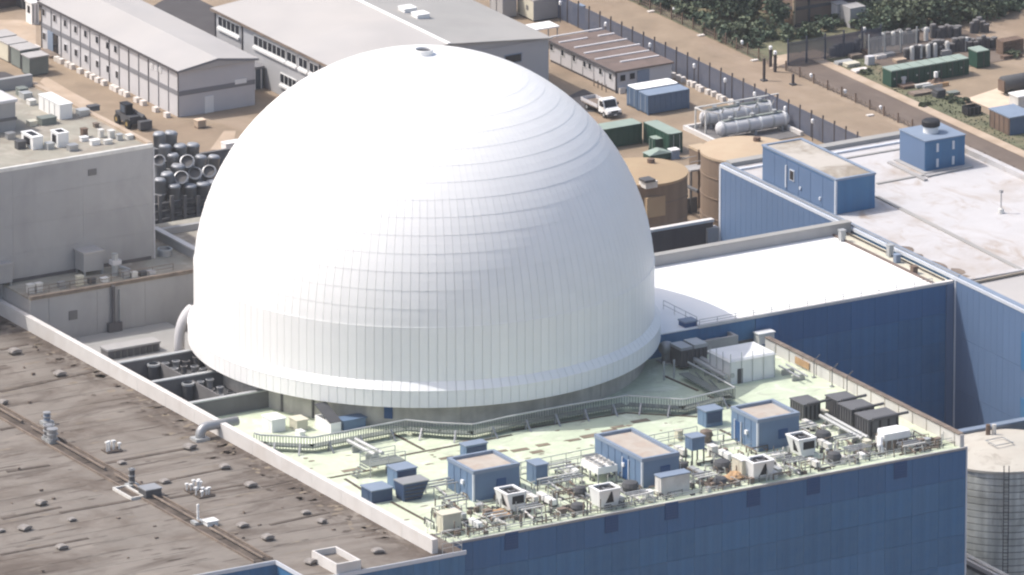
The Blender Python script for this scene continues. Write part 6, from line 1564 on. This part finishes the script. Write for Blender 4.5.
# slab stacks, pallets and junk
JK = [(838,66,2.2,1.0,.35,'galv','pale slab stack at the left of the storage yard'),(848,68,1.8,1.2,.4,'cream','cream slab stack left of the green stores'),(856,74,2.0,1.2,.3,'block_white','flat pale slab at the yard corner'),(868,66,1.0,.8,1.1,'wall_cabin','upright white crate left of the green stores'),
      (876,60,1.6,1.0,.4,'block_white','pale pallet behind the crate'),(886,58,1.4,.9,.4,'wall_grey','grey pallet behind the green stores'),(852,60,1.5,1.0,.5,'plant_brown','brown pallet by the pale fence'),(866,56,1.2,1,.6,'timber','timber stack behind the crate'),
      (897,64,1.5,1.0,.4,'gravel_pale','sand pallet behind the leftmost green store'),(886,83,1.0,.6,.35,'white_dirty','pale slab left of the green stores row'),
      (914,83,1.1,.9,.8,'white_paint','white bulk bag before the green stores'),(903,87,.4,.4,1.2,'wall_cabin','thin pale post before the green stores'),(916,89,3.0,.5,.4,'white_dirty','white plank bundle, left of two'),(925,90,2.6,.5,.4,'galv','white plank bundle, right of two'),
      (904,90,2.0,1.6,.35,'timber','brown plank heap before the green stores'),(914,97,3.0,1.4,.3,'plant_brown','flat brown timber heap'),(937,99,1.3,1.2,1.0,'dark_grey','dark crate right of the timber heap'),
      (950,96,1.4,1.0,.3,'mesh_grey','grey green sheet on the ground right of the dark crate'),(942,57,1.4,1.0,.7,'wall_grey','grey crate among the drums'),(925,33,1.2,.9,.4,'wall_cabin','pale crate in the back row of drums'),
      (1004,60,2.6,.8,.4,'timber','timber lengths below the brown block stack')]
for px, py, dx, dy, dz, m, lab in JK:
    x, y, _ = at(px, py, 0); t = thing('yard_stack', lab, 'stack', (x,y,.06)); n = 3
    for k in range(n): MB().box(x+rr_.uniform(-.08,.08),y+rr_.uniform(-.06,.06),.06+k*dz/n,x+dx+rr_.uniform(-.08,.08),y+dy,.06+(k+.9)*dz/n).build('layer', m, t)
x, y, _ = at(931, 88, 0); t = thing('rubble_heap', 'rusty brown heap with pale tip before the green stores', 'heap', (x,y,0))
b = MB(); n = 9
for i in range(n):
    for j in range(n): u, v_ = i/(n-1)*2-1, j/(n-1)*2-1; b.v.append((x+1.2+u*1.4, y+.8+v_*1.1, max(0, 1.3*(1-max(abs(u),abs(v_))))*rr_.uniform(.7,1.1)+.01))
for i in range(n-1):
    for j in range(n-1): b.f.append((i*n+j,(i+1)*n+j,(i+1)*n+j+1,i*n+j+1))
b.build('heap', 'timber', t); MB().box(x+1.0,y+.6,1.0,x+1.4,y+1.0,1.7).build('tip', 'white_paint', t); MB().box(x+.2,y-.3,0,x+2.4,y-.1,.5).build('kerb', 'orange_rust', t)
# brick stack, skip, cabin, tanker at the right edge
x, y, _ = at(1003, 56, 0); t = thing('block_stack', 'brown block stack by the track at the right edge', 'stack', (x,y,0))
for i in range(5):
    for k in range(4): MB().box(x+i*.62,y,k*.46,x+i*.62+.58,y+1.6,k*.46+.42).build('block', 'timber', t)
x, y, _ = at(968, 117, 0); t = thing('dark_skip', 'open dark skip on the sand patch near the hall', 'skip', (x,y,0))
MB().box(x,y,.15,x+1.9,y+.12,1.1).box(x,y+1.3,.15,x+1.9,y+1.42,1.1).box(x,y+.12,.15,x+.12,y+1.3,1.1).box(x+1.78,y+.12,.15,x+1.9,y+1.3,1.1).build('side', 'black', t); MB().box(x+.1,y+.1,.15,x+1.8,y+1.3,.6).build('load', 'dark_grey', t)
for k in range(3): MB().box(x+.2+k*.6,y-.06,.2,x+.32+k*.6,y,1.1).build('rib', 'steel_dark', t)
x, y, _ = at(1010, 136, 0); t = thing('brown_cabin', 'brown and blue cabin with pale blue roof at the right frame edge', 'cabin', (x,y,0))
MB().box(x,y,0,x+3.4,y+4.6,2.2).build('wall', 'blue_container', t); MB().box(x-.06,y+.05,.05,x,y+4.55,2.15).build('side_cladding', 'timber', t); MB().box(x-.12,y-.1,2.2,x+3.5,y+4.7,2.35).build('roof', 'blue_grey', t)
for k in range(5): MB().box(x-.1,y+.2+k*1.05,.05,x-.05,y+.3+k*1.05,2.1).build('post', 'brown_wall', t)
x, y, _ = at(1006, 97, 0); t = thing('dark_tanker', 'long dark tank trailer cut by the right frame edge', 'tanker', (x,y,0))
MB().tube([(x,y+1.0,1.35),(x+.15,y+1.0,1.35),(x+6.8,y+1.0,1.35),(x+7,y+1.0,1.35)], [.7,1.0,1.0,.7], 14).build('tank', 'dark_grey', t, smooth=True); MB().box(x+.2,y+.4,.45,x+6.8,y+1.6,.6).build('chassis', 'black', t)
MB().box(x-.1,y+.3,.5,x+.05,y+1.7,1.9).build('end_plate', 'timber', t)
for k in range(3):
    for c in (.1, 1.6): MB().tube([(x+1+k*2.2,y+c,.4),(x+1+k*2.2,y+c+.25,.4)], .4, 10).build('wheel', 'tyre', t)
x, y, _ = at(1018, 112, 0); t = thing('white_hut', 'white hut behind the brown and blue cabin, right frame edge', 'hut', (x,y,0)); MB().box(x,y,0,x+2.5,y+2,1.8).build('wall', 'white_dirty', t); MB().box(x-.1,y-.1,1.8,x+2.6,y+2.1,1.95).build('roof', 'white_paint', t); MB().box(x+1.0,y-.05,.2,x+1.7,y,1.6).build('door', 'dark_grey', t)

# ================================================================== HAZE
hz = bpy.data.materials.new('haze_air'); hz.use_nodes = True
n = hz.node_tree; n.nodes.remove(n.nodes['Principled BSDF'])
pv = n.nodes.new('ShaderNodeVolumePrincipled'); pv.inputs['Density'].default_value = 4.7e-5; pv.inputs['Color'].default_value = (.93, .94, .96, 1); pv.inputs['Anisotropy'].default_value = 0.3
n.links.new(pv.outputs[0], n.nodes['Material Output'].inputs['Volume'])
MATS['haze_air'] = hz
o = MB().box(-1600,-1600,-1,2600,3600,440).build('haze', 'haze_air'); o['kind'] = 'stuff'
